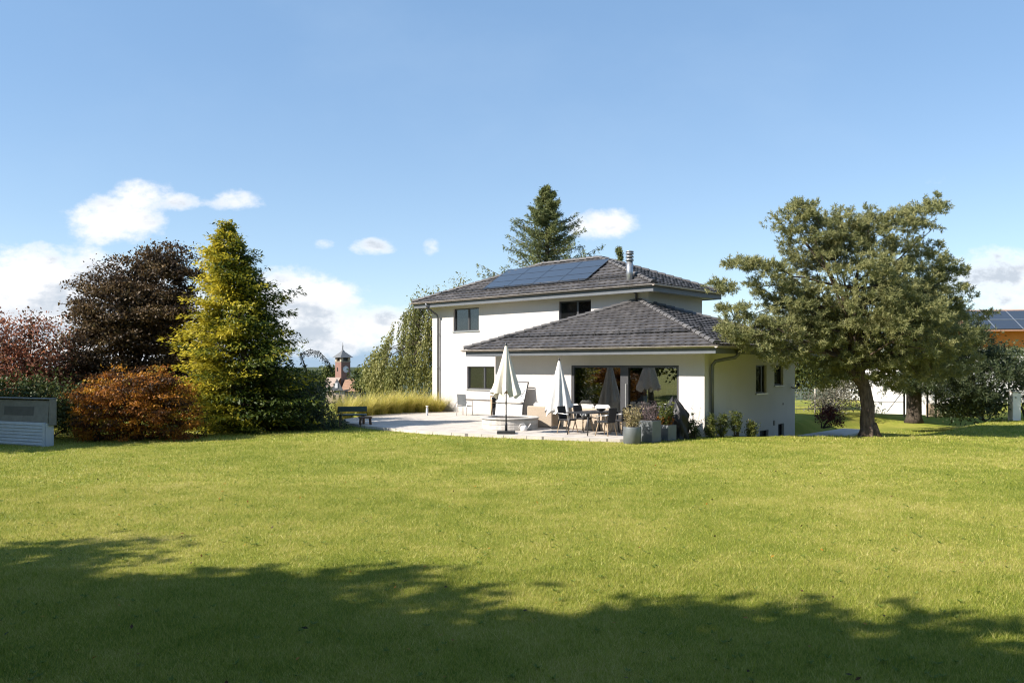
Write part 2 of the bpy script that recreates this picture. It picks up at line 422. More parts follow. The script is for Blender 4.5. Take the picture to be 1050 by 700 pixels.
# ------------------------------------------------------------------ mesh helpers
class MB:
    def __init__(self):
        self.v, self.f, self.t, self.sm = [], [], [], []

    def add(self, vs, fs, M4=None, tint=0.5, smooth=False):
        o = len(self.v)
        for p in vs:
            p = Vector(p)
            self.v.append(tuple(M4 @ p) if M4 is not None else tuple(p))
            self.t.append(tint)
        for f in fs:
            self.f.append(tuple(i + o for i in f))
            self.sm.append(smooth)
        return self

    def box(self, c, s, M4=None, tint=0.5, bev=0.0, taper=(1, 1)):
        x, y, z = (q / 2 for q in s)
        tx, ty = taper
        if bev <= 0:
            vs = [(-x, -y, -z), (x, -y, -z), (x, y, -z), (-x, y, -z), (-x * tx, -y * ty, z), (x * tx, -y * ty, z), (x * tx, y * ty, z), (-x * tx, y * ty, z)]
            fs = [(3, 2, 1, 0), (4, 5, 6, 7), (0, 1, 5, 4), (1, 2, 6, 5), (2, 3, 7, 6), (3, 0, 4, 7)]
        else:
            b = min(bev, x * .9, y * .9, z * .9)
            vs, fs = [], []
            rings = [(-z, b), (-z + b, 0), (z - b, 0), (z, b)]
            for (zz, ins) in rings:
                k = 1 + (tx - 1) * (zz + z) / (2 * z)
                k2 = 1 + (ty - 1) * (zz + z) / (2 * z)
                a, c2 = (x - ins) * k, (y - ins) * k2
                e = b if ins == 0 else b * 0.6
                vs += [(-a + e, -c2, zz), (a - e, -c2, zz), (a, -c2 + e, zz), (a, c2 - e, zz), (a - e, c2, zz), (-a + e, c2, zz), (-a, c2 - e, zz), (-a, -c2 + e, zz)]
            for r in range(3):
                for i in range(8):
                    j = (i + 1) % 8
                    fs.append((r * 8 + i, r * 8 + j, r * 8 + 8 + j, r * 8 + 8 + i))
            fs.append(tuple(range(7, -1, -1)))
            fs.append(tuple(range(24, 32)))
        vs = [(p[0] + c[0], p[1] + c[1], p[2] + c[2]) for p in vs]
        return self.add(vs, fs, M4, tint)

    def span(self, a, b, M4=None, tint=0.5, bev=0.0):
        c = [(p + q) / 2 for p, q in zip(a, b)]
        s = [abs(q - p) for p, q in zip(a, b)]
        return self.box(c, s, M4, tint, bev)

    def quad(self, a, b, c, d, M4=None, tint=0.5):
        return self.add([a, b, c, d], [(0, 1, 2, 3)], M4, tint)

    def tube(self, pts, rad, n=8, M4=None, tint=0.5, smooth=True, cap=True, wob=0.0):
        pts = [Vector(p) for p in pts]
        if not hasattr(rad, '__len__'):
            rad = [rad] * len(pts)
        vs, fs = [], []
        up = Vector((0.13, 0.21, 1)).normalized()
        prev = None
        for i, p in enumerate(pts):
            d = (pts[min(i + 1, len(pts) - 1)] - pts[max(i - 1, 0)]).normalized()
            if prev is None:
                s = d.cross(up)
                if s.length < 0.1:
                    s = d.cross(Vector((1, 0, 0)))
                s.normalize()
            else:
                s = (prev - d * prev.dot(d)).normalized()
            prev = s
            t = d.cross(s)
            for k in range(n):
                a = 2 * math.pi * k / n
                r = rad[i] * (1 + (random.uniform(-wob, wob) if wob else 0))
                vs.append(p + (s * math.cos(a) + t * math.sin(a)) * r)
        for i in range(len(pts) - 1):
            for k in range(n):
                j = (k + 1) % n
                fs.append((i * n + k, i * n + j, i * n + n + j, i * n + n + k))
        if cap:
            fs.append(tuple(range(n - 1, -1, -1)))
            fs.append(tuple(range((len(pts) - 1) * n, len(pts) * n)))
        return self.add(vs, fs, M4, tint, smooth)

    def lathe(self, prof, n=24, c=(0, 0, 0), M4=None, tint=0.5, smooth=True, fn=None):
        vs, fs = [], []
        for (r, z) in prof:
            for k in range(n):
                a = 2 * math.pi * k / n
                rr = r * (fn(a, z) if fn else 1)
                vs.append((c[0] + rr * math.cos(a), c[1] + rr * math.sin(a), c[2] + z))
        for i in range(len(prof) - 1):
            for k in range(n):
                j = (k + 1) % n
                fs.append((i * n + k, i * n + j, i * n + n + j, i * n + n + k))
        if prof[0][0] > 1e-4:
            fs.append(tuple(range(n - 1, -1, -1)))
        if prof[-1][0] > 1e-4:
            fs.append(tuple(range((len(prof) - 1) * n, len(prof) * n)))
        return self.add(vs, fs, M4, tint, smooth)

    def prism(self, poly, z0, z1, M4=None, tint=0.5):
        n = len(poly)
        vs = [(x, y, z0) for x, y in poly] + [(x, y, z1) for x, y in poly]
        fs = [tuple(range(n - 1, -1, -1)), tuple(range(n, 2 * n))] + [(i, (i + 1) % n, n + (i + 1) % n, n + i) for i in range(n)]
        return self.add(vs, fs, M4, tint)

    def build(self, name, m, parent=None):
        me = bpy.data.meshes.new(name)
        me.from_pydata(self.v, [], self.f)
        me.polygons.foreach_set('use_smooth', self.sm)
        a = me.attributes.new('tint', 'FLOAT', 'POINT')
        a.data.foreach_set('value', self.t)
        me.materials.append(m)
        me.update()
        o = bpy.data.objects.new(name, me)
        COL.objects.link(o)
        if parent is not None:
            o.parent = parent
        return o


def np_mesh(name, V, k, tint, m, parent=None):
    """V: (n*k, 3) vertices, consecutive k make a face"""
    V = np.ascontiguousarray(V, dtype=np.float32)
    nv = len(V)
    nf = nv // k
    me = bpy.data.meshes.new(name)
    me.vertices.add(nv)
    me.vertices.foreach_set('co', V.ravel())
    me.loops.add(nv)
    me.loops.foreach_set('vertex_index', np.arange(nv, dtype=np.int32))
    me.polygons.add(nf)
    me.polygons.foreach_set('loop_start', np.arange(nf, dtype=np.int32) * k)
    me.update(calc_edges=True)
    a = me.attributes.new('tint', 'FLOAT', 'POINT')
    a.data.foreach_set('value', np.repeat(np.clip(tint, 0, 1), k).astype(np.float32))
    me.materials.append(m)
    o = bpy.data.objects.new(name, me)
    COL.objects.link(o)
    if parent is not None:
        o.parent = parent
    return o


def tag(o, label=None, cat=None, group=None, kind=None):
    if label:
        o['label'] = label
    if cat:
        o['category'] = cat
    if group:
        o['group'] = group
    if kind:
        o['kind'] = kind
    return o


def thing(name, label, cat, loc=(0, 0, 0), rz=0.0, group=None):
    o = bpy.data.objects.new(name, None)
    o.empty_display_size = 0.2
    COL.objects.link(o)
    o.location = loc
    o.rotation_euler = (0, 0, rz)
    return tag(o, label, cat, group)


def copy_tree(o, parent=None):
    c = o.copy()
    COL.objects.link(c)
    if parent is not None:
        c.parent = parent
    for ch in list(o.children):
        copy_tree(ch, c)
    return c


def unit(a):
    return a / np.maximum(np.linalg.norm(a, axis=-1, keepdims=True), 1e-9)


def leaves(P, D, Nrm, length, width):
    """diamond leaf quads: base P, direction D, face normal Nrm, sizes (n,)"""
    D = unit(D)
    S = unit(np.cross(D, Nrm))
    N2 = np.cross(S, D)
    l = length[:, None]
    wd = width[:, None]
    mid = P + D * l * 0.45
    return np.stack([P, mid + S * wd * 0.5 + N2 * wd * 0.12, P + D * l, mid - S * wd * 0.5 + N2 * wd * 0.12], axis=1).reshape(-1, 3)


def lobes_points(lobes, n, r0=0.45, r1=1.0):
    """clump centres in the union of ellipsoids, denser near their skins"""
    wts = np.array([l[3] * l[4] + l[4] * l[5] + l[3] * l[5] for l in lobes])
    idx = rng.choice(len(lobes), n, p=wts / wts.sum())
    Lb = np.array([l[:6] for l in lobes])[idx]
    d = unit(rng.normal(size=(n, 3)))
    r = r0 + (r1 - r0) * rng.random(n) ** 0.6
    return Lb[:, :3] + d * r[:, None] * Lb[:, 3:6], d


def crown_leaves(name, lobes, nclump, per, rad, size, m, parent, asp=0.55, flat=0.75, upbias=0.3, r0=0.4, tvar=0.5, out=0.6, tfun=None, stray=0.0, droop=0.0):
    C, dirs = lobes_points(lobes, nclump, r0)
    if stray:
        k = rng.random(nclump) < stray
        C[k] += dirs[k] * rng.random((k.sum(), 1)) * rad * 1.8
    n = nclump * per
    ci = np.repeat(np.arange(nclump), per)
    off = rng.normal(size=(n, 3)) * rad * np.array([1, 1, flat]) * 0.55 * (0.6 + 0.8 * rng.random((nclump, 1)))[ci]
    P = C[ci] + off
    D = unit(rng.normal(size=(n, 3)) + dirs[ci] * out + np.array([0, 0, -droop]))
    N = unit(rng.normal(size=(n, 3)) * 0.8 + np.array([0, 0, upbias * 2]) + dirs[ci] * 0.5)
    ln = size * (0.65 + 0.7 * rng.random(n))
    t = rng.random(nclump)[ci] * tvar + rng.random(n) * (1 - tvar)
    if tfun is not None:
        t = tfun(t, P, dirs[ci])
    return np_mesh(name, leaves(P, D, N, ln, ln * asp), 4, t, m, parent), C


def needle_crown(name, C, dirs, m, parent, tufts=9, per=14, rad=0.38, nlen=0.16, nw=0.016, flat=0.5, tvar=0.5, up=0.35):
    nc = len(C)
    ct = np.repeat(np.arange(nc), tufts)
    nt = nc * tufts
    T = C[ct] + rng.normal(size=(nt, 3)) * rad * np.array([1, 1, flat]) * 0.6
    A = unit(dirs[ct] * 0.8 + rng.normal(size=(nt, 3)) * 0.5 + np.array([0, 0, up]))
    ti = np.repeat(np.arange(nt), per)
    n = nt * per
    along = rng.random(n)[:, None] * nlen * 1.2
    P = T[ti] + A[ti] * along
    D = unit(A[ti] * 0.55 + rng.normal(size=(n, 3)) * 0.62)
    N = unit(rng.normal(size=(n, 3)))
    ln = nlen * (0.7 + 0.6 * rng.random(n))
    tt = (rng.random(nc)[ct] * 0.5 + rng.random(nt) * 0.5)[ti] * tvar + rng.random(n) * (1 - tvar)
    return np_mesh(name, leaves(P, D, N, ln, np.full(n, nw)), 4, tt, m, parent)


def limb(mb, a, b, r0, r1, sag=0.12, n=6, seg=6, wob=0.06):
    a, b = Vector(a), Vector(b)
    L_ = (b - a).length
    pts, rr = [], []
    k1 = Vector((random.uniform(-1, 1), random.uniform(-1, 1), random.uniform(-.5, .8))) * L_ * sag
    for i in range(seg + 1):
        t = i / seg
        p = a.lerp(b, t) + k1 * math.sin(math.pi * t) + Vector((random.uniform(-1, 1), random.uniform(-1, 1), random.uniform(-1, 1))) * L_ * wob * 0.3 * (t * (1 - t) * 4)
        pts.append(p)
        rr.append(r0 + (r1 - r0) * t ** 0.8)
    mb.tube(pts, rr, n)
    return pts


def P3(px, py, Y):
    """a place in the garden read off the plan: bearing px, height py at distance Y"""
    return ((px - 525) / 820 * Y, Y, 2.4 + (375 - py) / 820 * Y)


# house axes: local x along the garden front (to the right), local y into the plot
HC = Vector((6.5, 27, 0))
HR = math.atan2(-0.675, 0.738)
HM = Matrix.Translation(HC) @ Matrix.Rotation(HR, 4, 'Z')
HX, HY = Vector((0.738, -0.675, 0)), Vector((0.675, 0.738, 0))


# ------------------------------------------------------------------ ground
def sst(x, a, b):
    t = np.clip((x - a) / (b - a), 0, 1)
    return t * t * (3 - 2 * t)


def ground_z(x, y):
    x = np.asarray(x, float)
    y = np.asarray(y, float)
    lx = (x - HC.x) * HX.x + (y - HC.y) * HX.y
    dip = -0.55 * sst(y, 27.3, 29.6) * sst(lx, -1.0, 0.1) * (1 - sst(lx, 3.6, 5.6)) * (1 - sst(y, 38.5, 42))
    fall = -12.0 * sst(y, 48, 150) * (1 - sst(x - 0.06 * y, -4, 12))
    roll = 0.035 * np.sin(x * 0.31 + 1.3) * np.cos(y * 0.23) * (1 - sst(y, 20, 24)) * sst(y, 9, 14)
    back = -3.5 * sst(y, 55, 90) * sst(x - 0.06 * y, 10, 14)
    return dip + fall + roll + back


xs = np.unique(np.concatenate([np.linspace(-6000, -300, 12), np.linspace(-300, -40, 20), np.linspace(-40, 4, 60), np.arange(4, 22, 0.4), np.linspace(22, 60, 30), np.linspace(60, 300, 20), np.linspace(300, 6000, 12)]))
ys = np.unique(np.concatenate([np.linspace(-200, -5, 12), np.linspace(-5, 25, 40), np.arange(25, 44, 0.4), np.linspace(44, 160, 50), np.linspace(160, 600, 20), np.linspace(600, 9000, 14)]))
GX, GY = np.meshgrid(xs, ys)
GZ = ground_z(GX, GY)
nx, ny = len(xs), len(ys)
gv = np.stack([GX, GY, GZ], -1).reshape(-1, 3)
ii = (np.arange(ny - 1)[:, None] * nx + np.arange(nx - 1)[None, :]).ravel()
gf = np.stack([ii, ii + 1, ii + nx + 1, ii + nx], 1)
me = bpy.data.meshes.new('lawn')
me.from_pydata(gv.tolist(), [], gf.tolist())
me.polygons.foreach_set('use_smooth', [True] * len(gf))
me.materials.append(M['lawn'])
lawn = bpy.data.objects.new('lawn', me)
COL.objects.link(lawn)
tag(lawn, 'broad sunlit mown lawn running down to the white house', 'lawn', kind='structure')

PATIO = [(5.55, 26.75), (4.9, 25.75), (4.2, 25.25), (3.4, 25.15), (1.6, 25.75), (0, 26.45), (-1.5, 27.2), (-3.0, 28.15), (-4.5, 29.5), (-5.7, 30.8), (-6.6, 32.3), (-7.3, 34.6), (-6.6, 37.2), (-4.6, 41.2), (-3.6, 42.0), (7.5, 30.0)]
PZ = 0.10
pm = MB()
pm.prism(PATIO, -0.15, PZ)
tag(pm.build('patio', M['paving']), 'pale stone patio in front of the house', 'patio', kind='structure')

# path that falls away beside the gable wall
pp = MB()
pts = [(-0.35, 4.6), (1.15, 4.6), (1.15, 7.8), (0.9, 12.5), (-0.35, 12.5), (-0.35, 7.4)]
pw = [HM @ Vector((x + 0.4, y, 0)) for x, y in pts]
pp.prism([(p.x, p.y) for p in pw], -0.75, -0.42)
tag(pp.build('path', M['concrete']), 'grey concrete path dropping along the shaded side wall', 'path', kind='structure')


# grass blades
def blades(n, y0, y1, h, wd):
    y = y0 + (y1 - y0) * rng.random(n * 2)
    x = (rng.random(n * 2) * 2 - 1) * 0.68 * y1
    k = np.abs(x) < 0.67 * y + 0.3
    x, y = x[k][:n], y[k][:n]
    n = len(x)
    lean = rng.normal(size=(n, 2)) * 0.55
    hh = h * (0.45 + rng.random(n) ** 2 * 1.15)
    a = rng.random(n) * math.pi
    z = ground_z(x, y)
    s = np.stack([np.cos(a), np.sin(a), np.zeros(n)], 1) * (wd * (0.6 + 0.8 * rng.random(n)))[:, None]
    B = np.stack([x, y, z - 0.004], 1)
    T = B + np.stack([lean[:, 0] * hh, lean[:, 1] * hh, hh], 1)
    V = np.stack([B - s, B + s, T], 1)
    t = rng.random(n)
    # keep off the paving
    inside = np.zeros(n, bool)
    px_, py_ = np.array(PATIO).T
    j = len(PATIO) - 1
    for i in range(len(PATIO)):
        c = ((py_[i] > y) != (py_[j] > y)) & (x < (px_[j] - px_[i]) * (y - py_[i]) / (py_[j] - py_[i] + 1e-12) + px_[i])
        inside ^= c
        j = i
    lx = (x - HC.x) * HX.x + (y - HC.y) * HX.y
    ly = (x - HC.x) * HY.x + (y - HC.y) * HY.y
    inside |= (lx < 1.7) & (ly > 0.0)
    return V[~inside], t[~inside]


parts = [blades(330000, 5.2, 9.5, 0.038, 0.0025), blades(320000, 9.5, 16, 0.034, 0.0038), blades(210000, 16, 25, 0.038, 0.0068), blades(90000, 25, 37, 0.05, 0.013),
         blades(260, 5.5, 20, 0.13, 0.004)]
V = np.concatenate([p[0] for p in parts]).reshape(-1, 3)
T_ = np.concatenate([p[1] for p in parts])
g = np_mesh('grass', V, 3, T_, M['grass'])
# clover and weed rosettes, a few fallen leaves
n = 420
y = 5.6 + 14 * rng.random(n) ** 1.3
x = (rng.random(n) * 2 - 1) * 0.66 * y
k = 7
P = np.repeat(np.stack([x, y, ground_z(x, y) + .012], 1), k, 0)
a_ = rng.random(n * k) * 2 * math.pi
D = np.stack([np.cos(a_), np.sin(a_), .35 + .5 * rng.random(n * k)], 1)
wv = leaves(P, D, np.tile([0, 0, 1.0], (n * k, 1)), .045 * (.6 + .8 * rng.random(n * k)), np.full(n * k, .02))
tag(np_mesh('clover', wv, 4, .2 + .5 * rng.random(n * k), L['clover']), 'scattered clover and weed rosettes in the lawn', 'weeds', kind='stuff')
n = 260
y = 5.8 + 20 * rng.random(n)
x = (rng.random(n) * 2 - 1) * 0.66 * y
P = np.stack([x, y, ground_z(x, y) + .035], 1)
D = unit(rng.normal(size=(n, 3)) * [1, 1, .25])
fv = leaves(P, D, rng.normal(size=(n, 3)) * .35 + [0, 0, 1], .05 * (.6 + .8 * rng.random(n)), .03 * np.ones(n))
tag(np_mesh('fallen_leaves', fv, 4, rng.random(n), L['maple']), 'a few fallen autumn leaves lying on the lawn', 'leaves', kind='stuff')
tag(g, 'short mown grass blades with yellowed patches across the lawn', 'grass', kind='stuff')


# ------------------------------------------------------------------ house
house = thing('house', 'white rendered two storey house with dark hipped tile roofs and solar panels', 'house', HC, HR)


def wall(name, axis, fixed, a0, a1, z0, z1, holes, depth, m, inward):
    """wall in plane axis=fixed from a0..a1, openings (a,b,za,zb) with reveals"""
    mb = MB()
    As = sorted({a0, a1, *[h[0] for h in holes], *[h[1] for h in holes]})
    Zs = sorted({z0, z1, *[h[2] for h in holes], *[h[3] for h in holes]})

    def pt(a, z, d=0.0):
        return (a, fixed + inward * d, z) if axis == 'y' else (fixed + inward * d, a, z)
    for i in range(len(As) - 1):
        for j in range(len(Zs) - 1):
            ca, cz = (As[i] + As[i + 1]) / 2, (Zs[j] + Zs[j + 1]) / 2
            if any(h[0] < ca < h[1] and h[2] < cz < h[3] for h in holes):
                continue
            mb.quad(pt(As[i], Zs[j]), pt(As[i + 1], Zs[j]), pt(As[i + 1], Zs[j + 1]), pt(As[i], Zs[j + 1]))
    for (a, b, za, zb) in holes:
        for (p, q) in (((a, za), (a, zb)), ((b, za), (b, zb)), ((a, za), (b, za)), ((a, zb), (b, zb))):
            mb.quad(pt(*p), pt(*q), pt(*q, depth), pt(*p, depth))
    return mb.build(name, m, house)


X0, X1 = -17.5, -4.4       # main block
Y0, Y1 = 3.4, 7.75
W_UP = [(-15.91, -14.11, 4.13, 5.26), (-9.09, -7.31, 4.13, 5.26)]
W_LO = [(-14.93, -13.06, 1.26, 2.37)]
wall('wall', 'y', Y0, X0, X1, -0.6, 5.45, W_UP + W_LO, 0.18, M['plaster'], 1)
wall('wall', 'x', X1, Y0, Y1, -0.6, 5.45, [], 0.18, M['plaster'], -1)
wall('wall', 'x', X0, Y0, Y1, -0.6, 5.45, [], 0.18, M['plaster'], 1)
wall('wall', 'y', Y1, X0, X1, -0.6, 5.45, [], 0.18, M['plaster'], -1)
DOOR = (-5.71, -0.99, 0.14, 2.42)
wall('wall', 'y', 0.0, -9.75, 0.0, -0.6, 2.9, [DOOR], 0.16, M['plaster'], 1)
W_SIDE = [(3.85, 4.76, 1.37, 2.43), (5.45, 6.25, 1.64, 2.43), (4.18, 4.93, -0.52, -0.04), (5.8, 6.33, -0.36, 0.13)]
wall('wall', 'x', 0.0, 0.0, 7.37, -1.2, 2.9, W_SIDE, 0.18, M['plaster'], -1)
wall('wall', 'x', -9.75, 0.0, Y0, -0.6, 2.9, [], 0.18, M['plaster'], 1)
wall('wall', 'y', 7.37, -4.4, 0.0, -1.2, 2.9, [], 0.18, M['plaster'], -1)


def window(axis, fixed, inward, h, cols, glass_m, sill=True, fr=0.055, d=0.12, label=None):
    """frame recessed in the opening; panes and sill are its children. cols: list of fractions"""
    a, b, za, zb = h
    fb = MB()

    def sp(mb, a_, b_, z_, zz_, d0, d1):
        if axis == 'y':
            mb.span((a_, fixed + inward * d0, z_), (b_, fixed + inward * d1, zz_))
        else:
            mb.span((fixed + inward * d0, a_, z_), (fixed + inward * d1, b_, zz_))
    e = 0.003
    sp(fb, a + e, b - e, za + e, za + fr, d - .03, d + .04)
    sp(fb, a + e, b - e, zb - fr, zb - e, d - .03, d + .04)
    cut = [a + e] + [a + (b - a) * c for c in cols] + [b - e]
    for i, c in enumerate(cut):
        lo = c if i == 0 else (c - fr if i == len(cut) - 1 else c - fr * .9)
        hi = c + fr if i == 0 else (c if i == len(cut) - 1 else c + fr * .9)
        sp(fb, lo, hi, za + fr, zb - fr, d - .032, d + .04)
    f = fb.build('window', M['frame'], house)
    for i in range(len(cut) - 1):
        pb = MB()
        lo, hi = cut[i] + fr, cut[i + 1] - fr
        sp(pb, lo, hi, za + fr, zb - fr, d, d + 0.012)
        pb.build('pane', glass_m, f)
    if sill:
        sb = MB()
        sp(sb, a - .04, b + .04, za - .045, za - .003, -0.055, d - .035)
        sb.build('sill', M['alu'], f)
    return f


for h in W_UP:
    window('y', Y0, 1, h, [0.56], M['win_glass'])
window('y', Y0, 1, W_LO[0], [0.6], M['win_glass'])
window('x', 0.0, -1, W_SIDE[0], [0.72], M['win_glass'])
window('x', 0.0, -1, W_SIDE[1], [], M['win_glass'])
window('x', 0.0, -1, W_SIDE[2], [], M['win_glass'], sill=False, fr=0.035)
window('x', 0.0, -1, W_SIDE[3], [], M['win_glass'], sill=False, fr=0.035)

for (xa, xb, za, zb) in ((-14.75, -14.4, 4.15, 5.24), (-9.02, -8.25, 4.15, 5.24), (-14.15, -13.85, 1.3, 2.1)):
    cb = MB()
    n = 14
    for i in range(n):
        p, q = xa + (xb - xa) * i / n, xa + (xb - xa) * (i + 1) / n
        cb.quad((p, Y0 + .24 + .02 * math.sin(i * 1.9), za), (q, Y0 + .24 + .02 * math.sin(i * 1.9 + 1.9), za), (q, Y0 + .24 + .02 * math.sin(i * 1.9 + 1.9), zb), (p, Y0 + .24 + .02 * math.sin(i * 1.9), zb))
    cb.build('curtain', M['curtain'], house)

# sliding door
a, b, za, zb = DOOR
db = MB()
db.span((a + .003, 0.03, zb - .09), (b - .003, 0.13, zb - .003))
db.span((a + .003, 0.03, za + .003), (b - .003, 0.13, za + .06))
db.span((a + .003, 0.03, za + .06), (a + .11, 0.13, zb - .09))
db.span((b - .09, 0.03, za + .06), (b - .003, 0.13, zb - .09))
db.span((-3.44, 0.02, za + .06), (-3.10, 0.14, zb - .09))
sd = db.build('sliding_door', M['frame'], house)
for lo, hi, yy in ((a + .11, -3.44, .07), (-3.10, b - .09, .09)):
    pb = MB()
    pb.span((lo, yy, za + .06), (hi, yy + .014, zb - .09))
    pb.build('pane', M['door_glass'], sd)
hb = MB()
hb.span((-3.20, -0.03, 0.6), (-3.15, 0.018, 1.75), bev=.008)
hb.build('handle', M['alu'], sd)
# room behind the glass
ib = MB()
ib.span((-9.70, 0.18, 0.02), (-0.20, 3.30, 0.12))
ib.build('room_floor', M['interior_floor'], house)
ib = MB()
ib.quad((-9.7, 3.34, .12), (-.2, 3.34, .12), (-.2, 3.34, 2.75), (-9.7, 3.34, 2.75))
ib.quad((-.2, .2, .12), (-.2, 3.34, .12), (-.2, 3.34, 2.75), (-.2, .2, 2.75))
ib.quad((-9.7, .2, 2.75), (-.2, .2, 2.75), (-.2, 3.34, 2.75), (-9.7, 3.34, 2.75))
ib.build('room_wall', M['interior'], house)
for cx in (-5.2, -4.15, -1.5, -2.2):
    cb = MB()
    n = 26
    wdt = 0.55
    pts = [(cx + wdt * (i / n - .5), 0.45 + 0.045 * math.sin(i * 1.7)) for i in range(n + 1)]
    for p, q in zip(pts[:-1], pts[1:]):
        cb.quad((p[0], p[1], .13), (q[0], q[1], .13), (q[0], q[1], 2.6), (p[0], p[1], 2.6))
    cb.build('curtain', M['curtain'], house)


# roofs
def tiled_face(mb, A, B, C_, D, course=0.29, tw=0.28, lift=0.05):
    """tile courses on a roof face: eave A->B, top D->C (D above A); D may equal C"""
    A, B, C_, D = (Vector(p) for p in (A, B, C_, D))
    ux = (B - A).normalized()
    nrm = ux.cross((D - A)).normalized()
    if nrm.z < 0:
        nrm = -nrm
    uy = nrm.cross(ux)
    H = (D - A).dot(uy)
    la, lb = 0.0, (B - A).dot(ux)
    ta, tb = (D - A).dot(ux), (C_ - A).dot(ux)
    nc = max(1, round(H / course))
    for c in range(nc):
        y0, y1 = H * c / nc, H * (c + 1) / nc
        xl0, xl1 = la + (ta - la) * y0 / H, la + (ta - la) * y1 / H
        xr0, xr1 = lb + (tb - lb) * y0 / H, lb + (tb - lb) * y1 / H
        s = -((c % 2) * tw * 0.5)
        x = math.floor(min(xl0, xl1) / tw) * tw + s
        while x < max(xr0, xr1):
            tint = random.random()
            jl = random.uniform(-.006, .008)
            vs = []
            K = 4
            for k in range(K + 1):
                xx = x + tw * k / K
                wave = 0.5 - 0.5 * math.cos(2 * math.pi * (k / K))
                for (yy, l, r, hh) in ((y0 - .02, xl0, xr0, lift), (y1 + .015, xl1, xr1, 0.0)):
                    xc = min(max(xx, l), r)
                    z = hh + 0.022 * wave + jl
                    vs.append(A + ux * xc + uy * yy + nrm * z)
            low = [v - nrm * 0.045 for v in vs[0::2]]
            if (vs[0] - vs[2 * K]).length < 1e-3 and (vs[1] - vs[2 * K + 1]).length < 1e-3:
                x += tw
                continue
            fs = [(2 * k, 2 * k + 2, 2 * k + 3, 2 * k + 1) for k in range(K)]
            o = len(vs)
            fs += [(o + k, o + k + 1, 2 * k + 2, 2 * k) for k in range(K)]
            mb.add(vs + low, fs, None, tint)
            x += tw
    return mb


def ridge_row(mb, a, b, r=0.105, step=0.36):
    a, b = Vector(a), Vector(b)
    L_ = (b - a).length
    d = (b - a) / L_
    n = int(L_ / step)
    side = d.cross(Vector((0, 0, 1))).normalized()
    up = side.cross(d)
    for i in range(n):
        p = a + d * (L_ * i / n)
        q = a + d * (L_ * (i + 1) / n + 0.05)
        vs = []
        K = 7
        for (pt, rr, up0) in ((p, r * 1.12, .02), (q, r * .92, .0)):
            for k in range(K + 1):
                an = math.pi * k / K
                vs.append(pt + side * math.cos(an) * rr + up * (math.sin(an) * rr * 0.9 + up0 - 0.02))
        fs = [(k, k + 1, K + 2 + k, K + 1 + k) for k in range(K)]
        fs.append(tuple(range(K, -1, -1)))
        fs.append(tuple(range(K + 1, 2 * K + 2)))
        mb.add(vs, fs, None, random.random(), False)


def gutter(mb, a, b, out, r=0.075):
    a, b, out = Vector(a), Vector(b), Vector(out)
    K = 8
    vs = []
    for p in (a, b):
        for k in range(K + 1):
            an = math.pi * k / K
            vs.append(p + out * (-math.cos(an) * r) + Vector((0, 0, -math.sin(an) * r)))
        for k in range(K, -1, -1):
            an = math.pi * k / K
            vs.append(p + out * (-math.cos(an) * (r - .008)) + Vector((0, 0, -math.sin(an) * (r - .008) + .004)))
    n = 2 * K + 2
    fs = [(k, (k + 1) % n, n + (k + 1) % n, n + k) for k in range(n)]
    fs += [tuple(range(K + 1)), tuple(range(n, n + K + 1))]
    mb.add(vs, fs, None, .5, True)


def hip_roof(x0, x1, y0, y1, ze, ridge_a, ridge_b, fz, zs, label):
    """eave rectangle, ridge points, fascia bottom fz, soffit zs"""
    A, B, C_, D = (x0, y0, ze), (x1, y0, ze), (x1, y1, ze), (x0, y1, ze)
    mb = MB()
    tiled_face(mb, A, B, ridge_b, ridge_a)
    tiled_face(mb, B, C_, ridge_b, ridge_b)
    tiled_face(mb, C_, D, ridge_a, ridge_b)
    tiled_face(mb, D, A, ridge_a, ridge_a)
    # under-deck
    dz = -0.045
    sh = lambda p: (p[0], p[1], p[2] + dz)
    for f in ((A, B, ridge_b, ridge_a), (B, C_, ridge_b), (C_, D, ridge_a, ridge_b), (D, A, ridge_a)):
        if len(f) == 4 and f[2] == f[3]:
            f = f[:3]
        mb.add([sh(p) for p in f], [tuple(range(len(f)))], None, .1)
    rf = mb.build('roof', M['tile'], house)
    rf['label'] = label
    rb = MB()
    for e, r_ in ((A, ridge_a), (B, ridge_b), (C_, ridge_b), (D, ridge_a)):
        ridge_row(rb, (e[0], e[1], e[2] + .05), (r_[0], r_[1], r_[2] + .03))
    if ridge_a != ridge_b:
        ridge_row(rb, (*ridge_a[:2], ridge_a[2] + .03), (*ridge_b[:2], ridge_b[2] + .03))
    rb.build('ridge_tile', M['ridge'], rf)
    fb = MB()
    i = 0.05
    t = 0.03
    top = ze - 0.06
    fb.span((x0 + i, y0 + i, fz), (x1 - i, y0 + i + t, top))
    fb.span((x0 + i, y1 - i - t, fz), (x1 - i, y1 - i, top))
    fb.span((x0 + i, y0 + i + t, fz), (x0 + i + t, y1 - i - t, top))
    fb.span((x1 - i - t, y0 + i + t, fz), (x1 - i, y1 - i - t, top))
    fb.build('fascia', M['fascia'], rf)
    sb = MB()
    sb.span((x0 + i + t + .002, y0 + i + t + .002, zs), (x1 - i - t - .002, y1 - i - t - .002, zs + .03))
    sb.build('soffit', M['soffit'], rf)
    gb = MB()
    gz = ze - 0.02
    gutter(gb, (x0 - .08, y0 - .04, gz), (x1 + .1, y0 - .04, gz), (0, -1, 0))
    gutter(gb, (x1 + .04, y0 - .1, gz - .004), (x1 + .04, y1, gz - .004), (1, 0, 0))
    gutter(gb, (x0 - .04, y0 - .1, gz - .004), (x0 - .04, y1, gz - .004), (-1, 0, 0))
    gb.build('gutter', M['gutter'], rf)
    return rf


